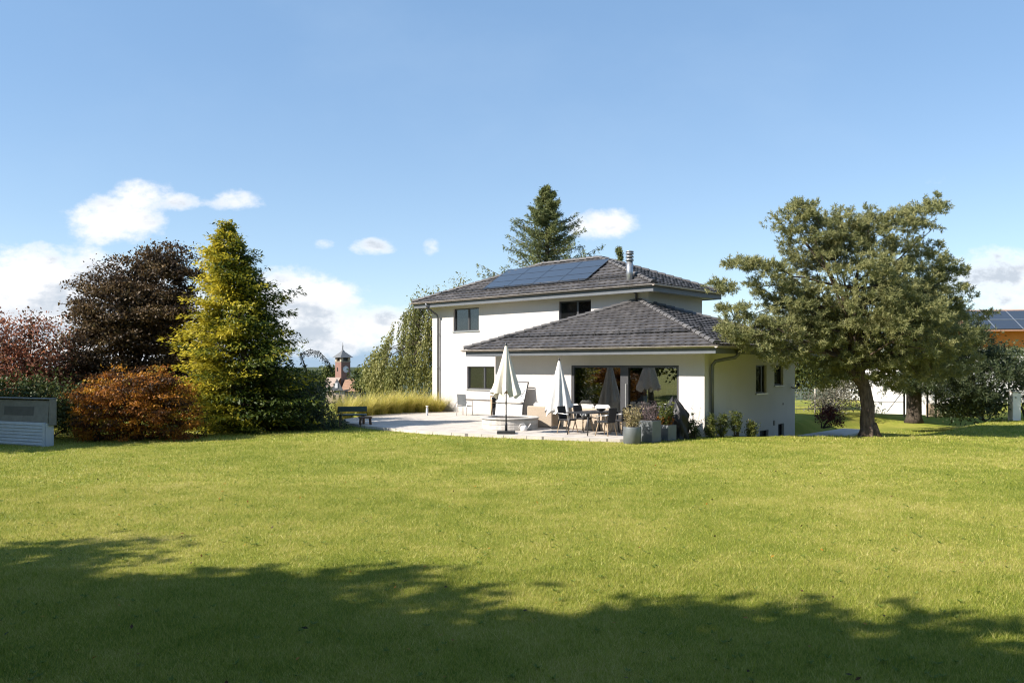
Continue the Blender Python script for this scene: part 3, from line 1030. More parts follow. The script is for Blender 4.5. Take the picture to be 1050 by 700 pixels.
main_roof = hip_roof(-18.3, -3.75, 2.75, 8.45, 5.66, (-11.9, 5.6, 7.36), (-8.4, 5.6, 7.36), 5.36, 5.40, 'upper dark grey hipped tile roof')
low_roof = hip_roof(-10.68, 0.93, -0.93, 8.3, 3.08, (-4.9, 3.45, 5.08), (-4.9, 3.45, 5.08), 2.80, 2.84, 'lower dark grey pyramid tile roof')

# snow guards
for rf_, (xa, xb, ye, ze, slope) in ((low_roof, (-9.3, -0.1, -.93, 3.08, 2.0 / 4.38)), (main_roof, (-17.0, -5.0, 2.75, 5.66, 1.70 / 2.85))):
    sg = MB()
    up = 0.95 if rf_ is low_roof else 0.55
    for dz in (0.10, 0.17):
        sg.tube([(xa, ye + up, ze + up * slope + dz), (xb, ye + up, ze + up * slope + dz)], 0.013, 6)
    k = xa + .3
    while k < xb:
        sg.span((k - .012, ye + up - .015, ze + up * slope), (k + .012, ye + up + .015, ze + up * slope + .2))
        k += 1.1
    sg.build('snow_guard', M['dark_metal'], rf_)

# solar panels: four columns, three rows on the upper front slope
ang = math.atan2(1.70, 2.85)
for r_ in range(3):
    for c in range(4):
        cx = -13.75 + 1.56 * (c + .5)
        s0 = 0.66 + .72 * (r_ + .5)
        mt = Matrix.Translation((cx, 2.75 + s0 * math.cos(ang), 5.66 + s0 * math.sin(ang))) @ Matrix.Rotation(ang, 4, 'X') @ Matrix.Translation((0, 0, .105))
        sp = MB()
        sp.box((0, 0, 0), (1.54, .70, .035), mt)
        o = sp.build('solar_panel', M['solar'], main_roof)
        fb = MB()
        for sx in (-1, 1):
            fb.box((sx * .765, 0, .003), (.020, .706, .040), mt)
        for sy in (-1, 1):
            fb.box((0, sy * .345, .003), (1.505, .016, .040), mt)
        fb.build('panel_frame', M['solar'], o)

# chimney
ch = MB()
cc = (-5.15, 3.15, 0)
ch.lathe([(0.13, 5.75), (0.13, 6.68)], 20, cc)
chim = ch.build('chimney', M['chimney'], main_roof)
for zz in (6.70, 6.83, 6.96):
    cp = MB()
    cp.lathe([(0.10, zz), (0.175, zz + .005), (0.15, zz + .085), (0.10, zz + .10)], 20, cc)
    cp.build('cowl_ring', M['chimney'], chim)
cp = MB()
cp.lathe([(0.09, 6.66), (0.09, 7.06), (0.165, 7.065), (0.17, 7.09), (0.0, 7.13)], 20, cc)
cp.build('cowl_cap', M['chimney'], chim)

# downpipes
dp = MB()
dp.tube([(-17.15, 2.66, 5.58), (-17.12, 2.70, 5.38), (-17.05, 2.95, 5.18), (-16.97, 3.24, 5.0), (-16.95, 3.30, 4.8), (-16.95, 3.30, 0.1)], 0.05, 10)
for z in (0.6, 2.3, 4.0):
    dp.tube([(-16.95, 3.30, z), (-16.95, 3.30, z + .04)], 0.062, 10)
dp.build('downpipe', M['pipe'], house)
dp = MB()
dp.tube([(0.96, 0.55, 3.02), (0.95, 0.55, 2.78), (0.86, 0.5, 2.68), (0.5, .42, 2.62), (.22, .36, 2.56), (.11, .35, 2.42), (.10, .35, 2.2), (.10, .35, -0.2)], 0.062, 10)
dp.build('downpipe', M['pipe'], house)
dp = MB()
dp.tube([(-4.95, 2.75, 5.58), (-4.95, 3.2, 5.42), (-4.95, 3.33, 5.35), (-4.95, 3.33, 5.05)], 0.05, 10)
dp.build('downpipe', M['pipe'], house)
# ledge under the garden window, wall lamp, vents on the side wall
lb = MB()
lb.span((-15.6, 3.30, 0.78), (-11.4, 3.397, 0.84))
lb.build('ledge', M['soffit'], house)
lb = MB()
lb.tube([(0.0, 7.0, 1.55), (.12, 7.0, 1.5), (.26, 7.0, 1.52), (.30, 7.0, 1.62)], .022, 8)
lb.lathe([(0.0, 1.58), (0.07, 1.60), (0.06, 1.70), (0.0, 1.74)], 12, (.30, 7.0, 0))
lb.build('wall_lamp', M['black_paint'], house)
for y, z, s in ((5.35, 0.10, .12), (6.2, 0.86, .05)):
    vb = MB()
    vb.span((0.001, y, z), (.025, y + s, z + s * 1.6), bev=.006)
    vb.build('wall_vent', M['pipe'], house)


# ------------------------------------------------------------------ patio furniture
def parasol(label, loc, top, z_can, z_low, rmax, cm, lean):
    t = thing('parasol', label, 'parasol', loc, group='closed parasols on the patio')
    b = MB()
    b.tube([(0, 0, .06), (0, 0, top - .02)], .026, 10)
    b.build('pole', M['dark_metal'], t)
    b = MB()
    b.box((0, 0, .045), (.62, .62, .09), bev=.015)
    b.lathe([(.045, .09), (.045, .34), (.03, .36)], 12)
    b.build('base', M['dark_metal'], t)
    c = MB()
    n = 56
    nf = 8
    prof = []
    K = 14
    for i in range(K + 1):
        s = i / K
        z = top - (top - z_low) * s
        r = 0.035 + (rmax - .035) * s ** 0.95
        prof.append((r, z))

    def fold(a, z):
        s = (top - z) / (top - z_low)
        return 1 + s * (0.34 * math.sin(nf * a + 1.8 * s + lean) + 0.09 * math.sin(2 * nf * a + 2.1) + .05 * math.sin(3 * a + 4 * s))
    vs, fs = [], []
    for i, (r, z) in enumerate(prof):
        for k in range(n):
            an = 2 * math.pi * k / n
            rr = r * fold(an, z)
            hem = 0.10 * math.sin(nf * an + 1.2) + .06 * math.sin(3 * an) if i == K else (0.05 * math.sin(nf * an + 1.2) if i == K - 1 else 0)
            vs.append((rr * math.cos(an), rr * math.sin(an), z + hem))
    for i in range(K):
        for k in range(n):
            j = (k + 1) % n
            fs.append((i * n + k, i * n + j, i * n + n + j, i * n + n + k))
    c.add(vs, fs, None, .5, True)
    can = c.build('canopy', cm, t)
    f = MB()
    f.lathe([(0.0, top + .10), (.022, top + .08), (.03, top + .03), (.05, top - .01)][::-1], 12)
    f.build('finial', M['dark_metal'], t)
    rb = MB()
    for k in range(nf):
        an = 2 * math.pi * k / nf
        rb.tube([(0.04 * math.cos(an), .04 * math.sin(an), top - .2), (rmax * .62 * math.cos(an), rmax * .62 * math.sin(an), z_low + .03)], .011, 5)
    rb.build('rib', M['wood_leg'], t)
    return t


parasol('taller closed cream parasol standing in front of the round stone ring', (-0.20, 27.25, PZ), 3.0, 1.4, 1.32, 0.40, M['canvas'], 0.4)
parasol('shorter closed white parasol between the wicker armchair and the dining table', (1.73, 29.3, PZ), 2.50, .8, .62, 0.43, M['canvas_cool'], 1.7)

# round stone ring
t = thing('stone_ring', 'low round pale stone fire ring behind the taller parasol', 'fire pit', (-0.08, 29.35, PZ))
b = MB()
n = 40
for k in range(2):
    prof = [(1.02, 0.0 + .19 * k), (1.03, .02 + .19 * k), (1.03, .17 + .19 * k), (1.02, .187 + .19 * k)]
    b.lathe(prof, n, smooth=False, tint=.4)
b.build('ring_wall', M['stone'], t)
b = MB()
b.lathe([(.80, .385), (1.07, .385), (1.08, .40), (1.08, .43), (1.06, .44), (.82, .44), (.80, .385)], n, smooth=False)
b.build('coping', M['stone'], t)
b = MB()
b.lathe([(.0, .386), (.8, .386), (.8, .392), (0, .40)], n)
b.build('ash_bed', M['soil'], t)


# dining set
def dining_chair():
    t = thing('dining_chair', '', 'chair', (0, 0, 0), 0, 'dining chairs around the dark table')
    b = MB()
    b.box((0, 0, .46), (.48, .46, .055), bev=.02)
    b.build('seat', M['black_fabric'], t)
    b = MB()
    mt = Matrix.Translation((0, .235, .70)) @ Matrix.Rotation(R(-10), 4, 'X')
    b.box((0, 0, 0), (.47, .045, .44), mt, bev=.018)
    b.build('backrest', M['black_fabric'], t)
    for sx in (-1, 1):
        b = MB()
        b.tube([(sx * .24, -.16, .44), (sx * .255, -.2, .66), (sx * .255, .18, .68), (sx * .23, .25, .70)], .016, 6)
        b.build('armrest', M['alu'], t)
        for sy in (-1, 1):
            b = MB()
            b.tube([(sx * .19, sy * .17, .44), (sx * .27, sy * .25, 0)], [.021, .014], 7)
            b.build('leg', M['wood_leg'], t)
    return t


tb = thing('dining_table', 'long dark dining table on the patio ringed by black chairs', 'table', (2.78, 27.2, PZ), HR)
b = MB()
b.box((0, 0, .735), (.95, 1.95, .035), bev=.01)
b.build('table_top', M['dark_metal'], tb)
for sx in (-1, 1):
    for sy in (-1, 1):
        b = MB()
        b.tube([(sx * .38, sy * .82, .72), (sx * .42, sy * .90, 0)], [.03, .022], 6)
        b.build('leg', M['dark_metal'], tb)
ch0 = dining_chair()
# local positions in the table frame (x right, y far) with the direction the backrest lies
spots = [(-.80, -.42, R(90), 'black dining chair on the house side of the table, nearest the white parasol'),
         (-.80, .45, R(90), 'black dining chair on the house side of the table, carrying the patterned cushion'),
         (.80, -.40, R(-90), 'black dining chair on the lawn side of the table, nearest the round pot'),
         (.80, .45, R(-90), 'black dining chair on the lawn side of the table, nearest the sliding door')]
TM = Matrix.Translation((2.78, 27.2, PZ)) @ Matrix.Rotation(HR, 4, 'Z')
for i, (x, y, rz, lab) in enumerate(spots):
    c = ch0 if i == 0 else copy_tree(ch0)
    c.location = TM @ Vector((x, y, 0))
    c.rotation_euler = (0, 0, HR + rz + (.06, -.05, .04, -.08)[i])
    c['label'] = lab
b = MB()
mt = TM @ Matrix.Translation((-.72, .45, .60)) @ Matrix.Rotation(R(12), 4, 'Y')
b.box((0, 0, 0), (.30, .42, .20), mt, bev=.09)
tag(b.build('cushion', M['pattern']), 'black and white patterned cushion lying on a dining chair', 'cushion')
b = MB()
b.lathe([(.05, 0), (.13, .03), (.17, .08), (.165, .085), (.12, .04), (0, .02)], 20, TM @ Vector((0.05, .35, .755)))
tag(b.build('bowl', M['dark_metal']), 'shallow dark bowl on the dining table', 'bowl')


def wicker_seat(name, label, cat, loc, rz, wd, n_cush):
    t = thing(name, label, cat, loc, rz)
    d = .82
    b = MB()
    b.box((0, 0, .20), (wd - .32, d - .06, .34), bev=.02)
    b.build('seat_base', M['wicker'], t)
    b = MB()
    b.box((0, -d / 2 + .08, .40), (wd, .17, .78), bev=.03)
    b.build('backrest', M['wicker'], t)
    for s in (-1, 1):
        b = MB()
        b.box((s * (wd / 2 - .075), .07, .31), (.15, d - .12, .60), bev=.03)
        b.build('armrest', M['wicker'], t)
    cw = (wd - .36) / n_cush
    for k in range(n_cush):
        x = -(wd - .36) / 2 + cw * (k + .5)
        b = MB()
        b.box((x, .06, .44), (cw - .02, .60, .15), bev=.05)
        b.build('seat_cushion', M['cushion'], t)
        b = MB()
        mt = Matrix.Translation((x, -.20, .71)) @ Matrix.Rotation(R(12), 4, 'X')
        b.box((0, 0, 0), (cw - .04, .17, .44), mt, bev=.07)
        b.build('back_cushion', M['cushion'], t)
    return t


wicker_seat('armchair', 'beige wicker armchair with white cushions left of the white parasol', 'armchair', (1.22, 30.35, PZ), HR + .25, 1.05, 1)
wicker_seat('sofa', 'long beige wicker sofa with white cushions behind the dining table', 'sofa', (2.85, 28.95, PZ), HR + .05, 2.35, 3)

# dotted double lounger standing against the wall
t = thing('lounger', 'white dotted double lounger stood upright against the house wall', 'lounger', HM @ Vector((-8.42, -.62, PZ)), HR)
b = MB()
mt = Matrix.Translation((0, 0, .40)) @ Matrix.Rotation(R(-6), 4, 'X')
b.box((0, 0, 0), (1.45, .05, .74), mt, bev=.015)
b.build('seat_panel', M['dotted'], t)
b = MB()
mt = Matrix.Translation((0, .22, 1.22)) @ Matrix.Rotation(R(-16), 4, 'X')
b.box((0, 0, 0), (1.45, .05, .80), mt, bev=.015)
b.build('back_panel', M['dotted'], t)
b = MB()
for s in (-1, 1):
    b.tube([(s * .75, -.03, 0), (s * .75, .05, .80), (s * .75, .36, 1.64)], .022, 7)
    b.tube([(s * .75, .1, .9), (s * .75, -.12, 1.05), (s * .75, .12, 1.32)], .016, 6)
b.tube([(-.75, .36, 1.64), (.75, .36, 1.64)], .022, 7)
b.tube([(-.75, .05, .80), (.75, .05, .80)], .022, 7)
b.tube([(-.75, .0, .03), (.75, .0, .03)], .022, 7)
b.build('frame', M['dark_metal'], t)
b = MB()
b.box((0, .03, .85), (1.40, .2, .10), bev=.04)
b.build('bolster', M['cushion'], t)

# pile of folded deck chairs
for i, (dx_, rzz, lab) in enumerate(((0, .5, 'folded deck chair of pale wood and black fabric leaning beside the dotted lounger'),
                                     (-.36, .2, 'folded deck chair with a tan slat frame, outermost of the pair by the garden window'))):
    t = thing('deck_chair', lab, 'deck chair', Vector((-.25, 32.7, PZ)) + Vector((dx_, .12 * i, 0)), rzz, 'folded deck chairs')
    mt = Matrix.Rotation(R(-14), 4, 'X')
    b = MB()
    for s in (-1, 1):
        b.tube([(s * .24, 0, 0), (s * .22, .04, 1.12)], .022, 6, mt)
        b.tube([(s * .20, .09, 0), (s * .19, -.05, .95)], .022, 6, mt)
    for z in (.15, .5, .8, 1.08):
        b.box((0, .02, z), (.46, .03, .05), mt)
    b.build('frame', M['wood_leg'], t)
    b = MB()
    vs = []
    for k in range(9):
        z = .12 + .9 * k / 8
        y = -.03 - .07 * math.sin(k * .9)
        vs += [(-.19, y, z), (.19, y, z)]
    b.add(vs, [(2 * k, 2 * k + 1, 2 * k + 3, 2 * k + 2) for k in range(8)], mt, .5, True)
    b.build('sling', M['black_fabric'], t)

# watering can
t = thing('watering_can', 'white watering can on the paving beside the stone ring', 'watering can', (.42, 28.35, PZ), .3)
t.scale = (.62, .62, .62)
b = MB()
b.lathe([(.0, 0), (.16, .0), (.19, .04), (.19, .22), (.14, .30), (.10, .31)], 20)
b.build('body', M['white_paint'], t)
b = MB()
b.tube([(.15, 0, .08), (.30, 0, .24), (.40, 0, .36)], [.035, .022, .02], 8)
b.lathe([(.02, .0), (.055, .05), (0, .055)], 10, (.40, 0, .35))
b.build('spout', M['white_paint'], t)
b = MB()
b.tube([(-.15, 0, .08), (-.30, 0, .22), (-.22, 0, .38), (0, 0, .42), (.08, 0, .32)], .016, 7)
b.build('handle', M['white_paint'], t)

# metal armchair by the wall
t = thing('garden_chair', 'grey garden chair with pale metal arms alone by the house wall', 'chair', (-2.2, 37.3, PZ), R(150))
b = MB()
b.box((0, 0, .44), (.50, .48, .04), bev=.01)
b.build('seat', M['planter'], t)
b = MB()
mt = Matrix.Translation((0, .26, .74)) @ Matrix.Rotation(R(-10), 4, 'X')
b.box((0, 0, 0), (.48, .03, .52), mt, bev=.01)
b.build('backrest', M['planter'], t)
for s in (-1, 1):
    b = MB()
    b.tube([(s * .27, -.25, 0), (s * .27, -.25, .66), (s * .27, .24, .66), (s * .27, .28, 0)], .018, 7)
    b.build('leg_frame', M['alu'], t)

# bollard lights
def bollard(label, loc, h):
    t = thing('bollard_light', label, 'garden light', loc, 0)
    b = MB()
    b.lathe([(.06, 0), (.055, .01), (.055, h - .1)], 14)
    b.build('post', M['alu'], t)
    b = MB()
    b.lathe([(.045, h - .1), (.045, h - .03), (.065, h - .025), (.065, h), (0, h + .01)], 14)
    b.build('lamp_head', M['white_paint'], t)


bollard('short white bollard light at the edge of the patio by the straw grasses', (-3.95, 37.2, PZ), .44)

# dark bench and stool by the spruce
t = thing('bench', 'dark green garden bench half hidden by the weeping spruce', 'bench', (-6.35, 31.75, 0), R(8))
b = MB()
b.box((0, 0, .46), (1.15, .42, .05), bev=.01)
b.box((0, .2, .68), (1.15, .04, .20), bev=.01)
b.build('seat', M['teal'], t)
for s in (-1, 1):
    b = MB()
    b.box((s * .45, 0, .22), (.09, .36, .44))
    b.build('leg', M['brown_wood'], t)
t = thing('stool', 'low brown wooden stool between the dark bench and the patio', 'stool', (-5.75, 31.35, PZ - .08), R(20))
b = MB()
b.box((0, 0, .36), (.50, .36, .06), bev=.015)
b.build('seat', M['brown_wood'], t)
for sx in (-1, 1):
    for sy in (-1, 1):
        b = MB()
        b.tube([(sx * .18, sy * .12, .34), (sx * .21, sy * .15, 0)], .03, 6)
        b.build('leg', M['brown_wood'], t)


# ------------------------------------------------------------------ planters and plants
def plant_mesh(name, parent, n, h, spread, m, leaf=.05, base_r=.12, leafy=10, stem_r=.004, asp=.45, droop=.2, z0=0):
    """upright stems with small leaves, one mesh"""
    Vs, Ts = [], []
    for i in range(n):
        a = rng.random() * 2 * math.pi
        r = base_r * math.sqrt(rng.random())
        p0 = np.array([r * math.cos(a), r * math.sin(a), z0])
        hh = h * (.55 + .5 * rng.random())
        out = np.array([math.cos(a), math.sin(a), 0]) * spread * (.3 + rng.random())
        k = leafy
        s = np.sort(rng.random(k))
        P = p0 + out * (s ** 1.5)[:, None] + np.array([0, 0, 1]) * (hh * s)[:, None]
        D = rng.normal(size=(k, 3)) * .8 + np.array([0, 0, .5 - droop]) + out * .5
        N = rng.normal(size=(k, 3)) + np.array([0, 0, .8])
        ln = leaf * (.6 + .8 * rng.random(k))
        Vs.append(leaves(P, D, N, ln, ln * asp))
        Ts.append(np.clip(rng.random() * .5 + rng.random(k) * .5, 0, 1))
        # the stem itself as thin slivers
        Q = np.array([p0, p0 + out * .3 + np.array([0, 0, hh * .5])])
        D2 = np.array([out * .35 + np.array([0, 0, hh * .55]), out * .65 + np.array([0, 0, hh * .5])])
        l2 = np.linalg.norm(D2, axis=1)
        Vs.append(leaves(Q, D2, rng.normal(size=(2, 3)), l2, np.full(2, stem_r * 2)))
        Ts.append(rng.random(2) * .5)
    return np_mesh(name, np.concatenate(Vs), 4, np.concatenate(Ts), m, parent)


t = thing('planter', 'round grey zinc pot of dry grass at the corner of the patio', 'planter', (3.72, 24.75, 0))
b = MB()
b.lathe([(.255, 0), (.275, .02), (.275, .50), (.27, .52), (.25, .52), (.245, .46), (0, .46)], 32)
b.build('pot', M['planter'], t)
o = plant_mesh('dry_plant', t, 60, .72, .16, L['dry'], .09, .2, 14, .004, .3, .5, .46)

t = thing('planter', 'tall square grey planter with purple stems behind the round pot', 'planter', (4.36, 25.3, 0), HR)
b = MB()
b.box((0, 0, .34), (.52, .52, .68), bev=.012)
b.build('pot', M['planter'], t)
b = MB()
b.box((0, 0, .684), (.47, .47, .012))
b.build('soil', M['soil'], t)
plant_mesh('stemmed_plant', t, 40, .62, .15, L['purple'], .06, .2, 12, .005, .4, .1, .68)
t = thing('planter', 'square grey planter of small orange flowers in front of the covered barbecue', 'planter', (4.97, 25.85, 0), HR)
b = MB()
b.box((0, 0, .25), (.50, .50, .50), bev=.012)
b.build('pot', M['planter'], t)
b = MB()
b.box((0, 0, .504), (.45, .45, .012))
b.build('soil', M['soil'], t)
plant_mesh('leafy_plant', t, 60, .72, .14, L['broad'], .08, .16, 12, .005, .55, .2, .5)
plant_mesh('flower', t, 26, .28, .14, L['maple'], .06, .22, 8, .004, .8, .2, .5)

# covered barbecue
t = thing('barbecue', 'barbecue under a shiny black cover beside the white corner pillar', 'barbecue', (5.38, 26.55, 0), HR)
b = MB()
K, n = 18, 60
vs, fs = [], []
for i in range(K + 1):
    s = i / K
    z = 1.22 * s
    for k in range(n):
        an = 2 * math.pi * k / n
        sq = 1 / max(abs(math.cos(an)), abs(math.sin(an))) ** .55
        prof = .40 if s < .62 else .40 * (1 - ((s - .62) / .38) ** 1.6 * .92)
        if s > .95:
            prof = .04
        cr = .10 * math.sin(9 * an + 2.5 * s) * (1.15 - s) + .07 * math.sin(5 * an + 14 * s) + .05 * math.sin(17 * an + 9 * s + 2)
        rr = prof * sq * (1 + cr)
        peak = (.16 * math.cos(2 * an + .5) + .06 * math.sin(5 * an)) * max(0, s - .55) * 2
        vs.append((rr * math.cos(an) * 1.12, rr * math.sin(an) * .8, z + peak))
for i in range(K):
    for k in range(n):
        j = (k + 1) % n
        fs.append((i * n + k, i * n + j, i * n + n + j, i * n + n + k))
fs.append(tuple(range(K * n, K * n + n)))
b.add(vs, fs, None, .5, True)
b.build('cover', M['cover'], t)
b = MB()
for sx in (-1, 1):
    b.lathe([(.0, 0), (.05, 0.0), (.05, .06), (0, .06)], 10, (sx * .3, -.28, 0))
b.build('wheel', M['black_paint'], t)


# ------------------------------------------------------------------ shrubs, trees
def shrub(name, label, cat, loc, lobes, ncl, per, rad, size, m, group=None, bark='dark_bark', stems=6, **kw):
    t = thing(name, label, cat, loc, 0, group)
    _, C = crown_leaves('foliage', lobes, ncl, per, rad, size, m, t, **kw)
    b = MB()
    for i in range(stems):
        c = C[rng.integers(len(C))]
        limb(b, (random.uniform(-.05, .05), random.uniform(-.05, .05), -.05), tuple(c * .92), .03 + .01 * random.random(), .008, .1, 5)
    b.build('stem', M[bark], t)
    return t


wall_shrubs = [(6.02, 26.55, .85, .22, 'dark leafy shrub with tall spires against the white corner pillar', 'hedge', True),
               (6.68, 26.85, .82, .17, 'narrow upright green shrub beside the grey downpipe', 'broad', False),
               (7.10, 27.0, .92, .17, 'upright green shrub at the foot of the side wall, second from the downpipe', 'broad', False),
               (7.60, 27.15, 1.0, .20, 'bushiest upright green shrub at the foot of the side wall', 'broad', False),
               (8.14, 27.2, .58, .16, 'small twiggy shrub nearest the basement window', 'broad', True)]
for (x, y, h, r_, lab, mm, spire) in wall_shrubs:
    z = float(ground_z(x, y))
    t = shrub('shrub', lab, 'shrub', (x, y, z), [(0, 0, h * .45, r_, r_, h * .5)], 46, 44, .085, .05, L[mm], 'shrubs along the side wall', r0=.2)
    if spire:
        plant_mesh('spire', t, 7, h * 1.25, .10, L['dry'], .035, r_ * .7, 12, .006, .5, .0, 0)


def tree_limbs(b, base_pts, base_r, C, count, r0=.07, r1=.012, start=.4, n=6):
    """limbs from the upper part of the trunk out to chosen clumps"""
    idx = rng.choice(len(C), min(count, len(C)), replace=False)
    for i in idx:
        c = Vector(C[i])
        k = random.uniform(start, 1) * (len(base_pts) - 1)
        i0 = int(k)
        p = Vector(base_pts[i0]).lerp(Vector(base_pts[min(i0 + 1, len(base_pts) - 1)]), k - i0)
        limb(b, p, p.lerp(c, .96), r0 * random.uniform(.6, 1.1), r1, .10, n, 6)


# --- big pine right of the house
PB = Vector((12.25, 27.4, 0))
t = thing('pine_tree', 'broad old pine with a leaning trunk right of the house', 'tree', PB)


def lob(px, py, Y, rx, rz, ry=None):
    p = P3(px, py, Y)
    rx_, rz_ = rx / 820 * Y, rz / 820 * Y
    return (p[0] - PB.x, p[1] - PB.y, p[2], rx_, ry or max(rx_ * .9, .8), rz_)


pine_lobes = [lob(868, 300, 27.6, 62, 48, 2.6), lob(905, 335, 27.8, 65, 45, 2.6), lob(832, 250, 27.4, 34, 24), lob(812, 228, 27.2, 20, 11), lob(870, 245, 27.8, 40, 22),
              lob(910, 240, 27.8, 38, 22), lob(945, 224, 28.2, 20, 14), lob(955, 212, 28.4, 14, 7), lob(790, 282, 26.6, 30, 16), lob(762, 268, 26.4, 14, 6), lob(806, 305, 26.6, 32, 20),
              lob(778, 338, 26.2, 30, 14), lob(752, 320, 26.4, 14, 8), lob(770, 352, 26.0, 20, 10), lob(815, 345, 26.8, 40, 20), lob(850, 362, 27.0, 32, 16), lob(940, 290, 28.2, 42, 45), lob(972, 300, 28.6, 24, 34),
              lob(985, 340, 28.8, 20, 22), lob(940, 350, 28.0, 45, 30, 2.2), lob(885, 375, 27.6, 32, 14), lob(930, 385, 27.8, 35, 14), lob(975, 372, 28.4, 28, 18), lob(828, 318, 27.0, 42, 22), lob(742, 294, 26.6, 10, 5), lob(845, 385, 27.6, 26, 10), lob(800, 362, 26.3, 26, 12), lob(822, 215, 27.2, 12, 6), lob(855, 222, 27.5, 16, 7), lob(890, 222, 27.8, 14, 7), lob(748, 340, 26.2, 12, 7), lob(1000, 322, 29, 8, 6)]
C, dirs = lobes_points(pine_lobes, 1450, .45)
needle_crown('crown', C, dirs, L['pine'], t, tufts=9, per=24, rad=.23, nlen=.12, nw=.022, flat=.42, up=.6)
b = MB()
for k in range(6):
    an = k * 1.05 + .3
    b.tube([(.16 * math.cos(an), .16 * math.sin(an), .45), (.27 * math.cos(an), .27 * math.sin(an), .10), (.42 * math.cos(an), .42 * math.sin(an), -.10)], [.08, .08, .05], 7, wob=.1)
tp = [Vector(p) for p in ((.02, 0, -.15), (0, 0, .05), (-.08, 0, .5), (-.05, .02, 1.0), (-.15, .05, 1.6), (-.35, .05, 2.2), (-.5, .1, 3.0), (-.45, .2, 4.0), (-.3, .3, 5.2))]
b.tube(tp, [.36, .28, .235, .215, .21, .20, .18, .15, .10], 14, wob=.05)
fk = limb(b, tp[4], (-1.1, -.1, 2.7), .17, .12, .02, 10, 6)
limb(b, (-1.1, -.1, 2.7), (-3.6, -.8, 3.6), .12, .04, .06, 8, 7)
limb(b, (-1.1, -.1, 2.7), (-1.9, -.3, 4.6), .11, .05, .06, 8, 7)
limb(b, tp[6], (1.6, .5, 4.6), .15, .05, .06, 8, 7)
limb(b, tp[7], (1.2, .6, 6.6), .12, .04, .06, 8, 7)
limb(b, tp[5], (1.9, .3, 3.2), .12, .04, .06, 8, 7)
limb(b, tp[7], (-2.3, -.2, 6.6), .11, .04, .06, 8, 7)
tree_limbs(b, [tp[5], tp[6], tp[7], tp[8]], None, C, 70, .06, .012, 0)
b.build('trunk', M['bark'], t)

# --- second pine behind it
PB2 = Vector((18.0, 35.8, 0))
t = thing('pine_tree', 'dark pine with a straight trunk in front of the white neighbouring wall', 'tree', PB2)
PB = PB2
lob2 = [lob(945, 340, 36, 50, 36, 2.4), lob(985, 350, 36, 32, 32), lob(1003, 382, 35, 34, 11), lob(960, 385, 35, 36, 13), lob(1020, 372, 35.4, 22, 10), lob(925, 392, 35.6, 26, 10), lob(1042, 385, 35.5, 20, 10), lob(940, 300, 37, 40, 40), lob(985, 402, 34.6, 26, 8)]
C, dirs = lobes_points(lob2, 620, .3)
needle_crown('crown', C, dirs, L['pine_back'], t, tufts=8, per=14, rad=.40, nlen=.18, nw=.032, flat=.4)
b = MB()
tp = [(0, 0, -.15), (0, 0, .1), (.02, 0, 1), (.05, 0, 2.2), (.1, 0, 3.6), (.2, .1, 5)]
b.tube(tp, [.42, .33, .29, .27, .2, .1], 12, wob=.05)
tree_limbs(b, tp[3:], None, C, 30, .06, .015, 0)
b.build('trunk', M['dark_bark'], t)


def round_tree(name, label, loc, lobes, ncl, per, rad, size, m, h_trunk, r_trunk, limbs=30, cat='tree', bark='dark_bark', group=None, **kw):
    t = thing(name, label, cat, loc, 0, group)
    _, C = crown_leaves('crown', lobes, ncl, per, rad, size, m, t, **kw)
    top = max(l[2] + l[5] * .4 for l in lobes)
    b = MB()
    tp = [Vector((0, 0, -.2)), Vector((.02, 0, .3)), Vector((.05, .03, h_trunk)), Vector((.0, .06, (h_trunk + top) / 2)), Vector((.05, 0, top))]
    b.tube(tp, [r_trunk * 1.5, r_trunk, r_trunk * .8, r_trunk * .5, r_trunk * .15], 10, wob=.05)
    tree_limbs(b, tp[2:], None, C, limbs, r_trunk * .35, .01, 0)
    b.build('trunk', M[bark], t)
    return t


def lobA(o, px, py, Y, rx, rz, ry=None):
    p = P3(px, py, Y)
    rx_, rz_ = rx / 820 * Y, rz / 820 * Y
    return (p[0] - o[0], p[1] - o[1], p[2], rx_, ry or rx_ * .9, rz_)


# --- left border
# copper beech
o = (-14.7, 31.2)
lb_ = [lobA(o, 140, 330, 31, 58, 42, 2.0), lobA(o, 160, 292, 31.4, 40, 32), lobA(o, 120, 320, 30.6, 42, 28), lobA(o, 100, 365, 30.4, 42, 34), lobA(o, 175, 340, 31, 38, 45), lobA(o, 165, 268, 31.4, 22, 16),
       lobA(o, 108, 290, 31, 26, 16), lobA(o, 95, 335, 30.6, 22, 14), lobA(o, 190, 280, 31.6, 20, 20), lobA(o, 125, 275, 31.2, 16, 10), lobA(o, 80, 382, 30, 22, 22), lobA(o, 130, 395, 30.6, 50, 26), lobA(o, 190, 385, 31, 30, 30)]
round_tree('copper_beech', 'dark purple brown leaved tree behind the orange maple', (o[0], o[1], 0), lb_, 980, 84, .38, .108, L['copper'], 1.6, .16, 60, r0=.35, stray=.22, flat=.45, asp=.62)

# thin reddish shrub tree, far left
o = (-17.2, 28.5)
lb_ = [lobA(o, 25, 375, 28.5, 36, 25), lobA(o, 8, 343, 28.5, 28, 22), lobA(o, 42, 346, 28.5, 20, 20), lobA(o, 50, 375, 28.3, 20, 18), lobA(o, 15, 395, 28.2, 45, 22), lobA(o, -25, 360, 28.5, 40, 36)]
round_tree('cherry_tree', 'sparse reddish leaved tree rising behind the shed', (o[0], o[1], 0), lb_, 430, 36, .40, .105, L['redleaf'], 1.0, .07, 22, r0=.2, stray=.35, asp=.6)
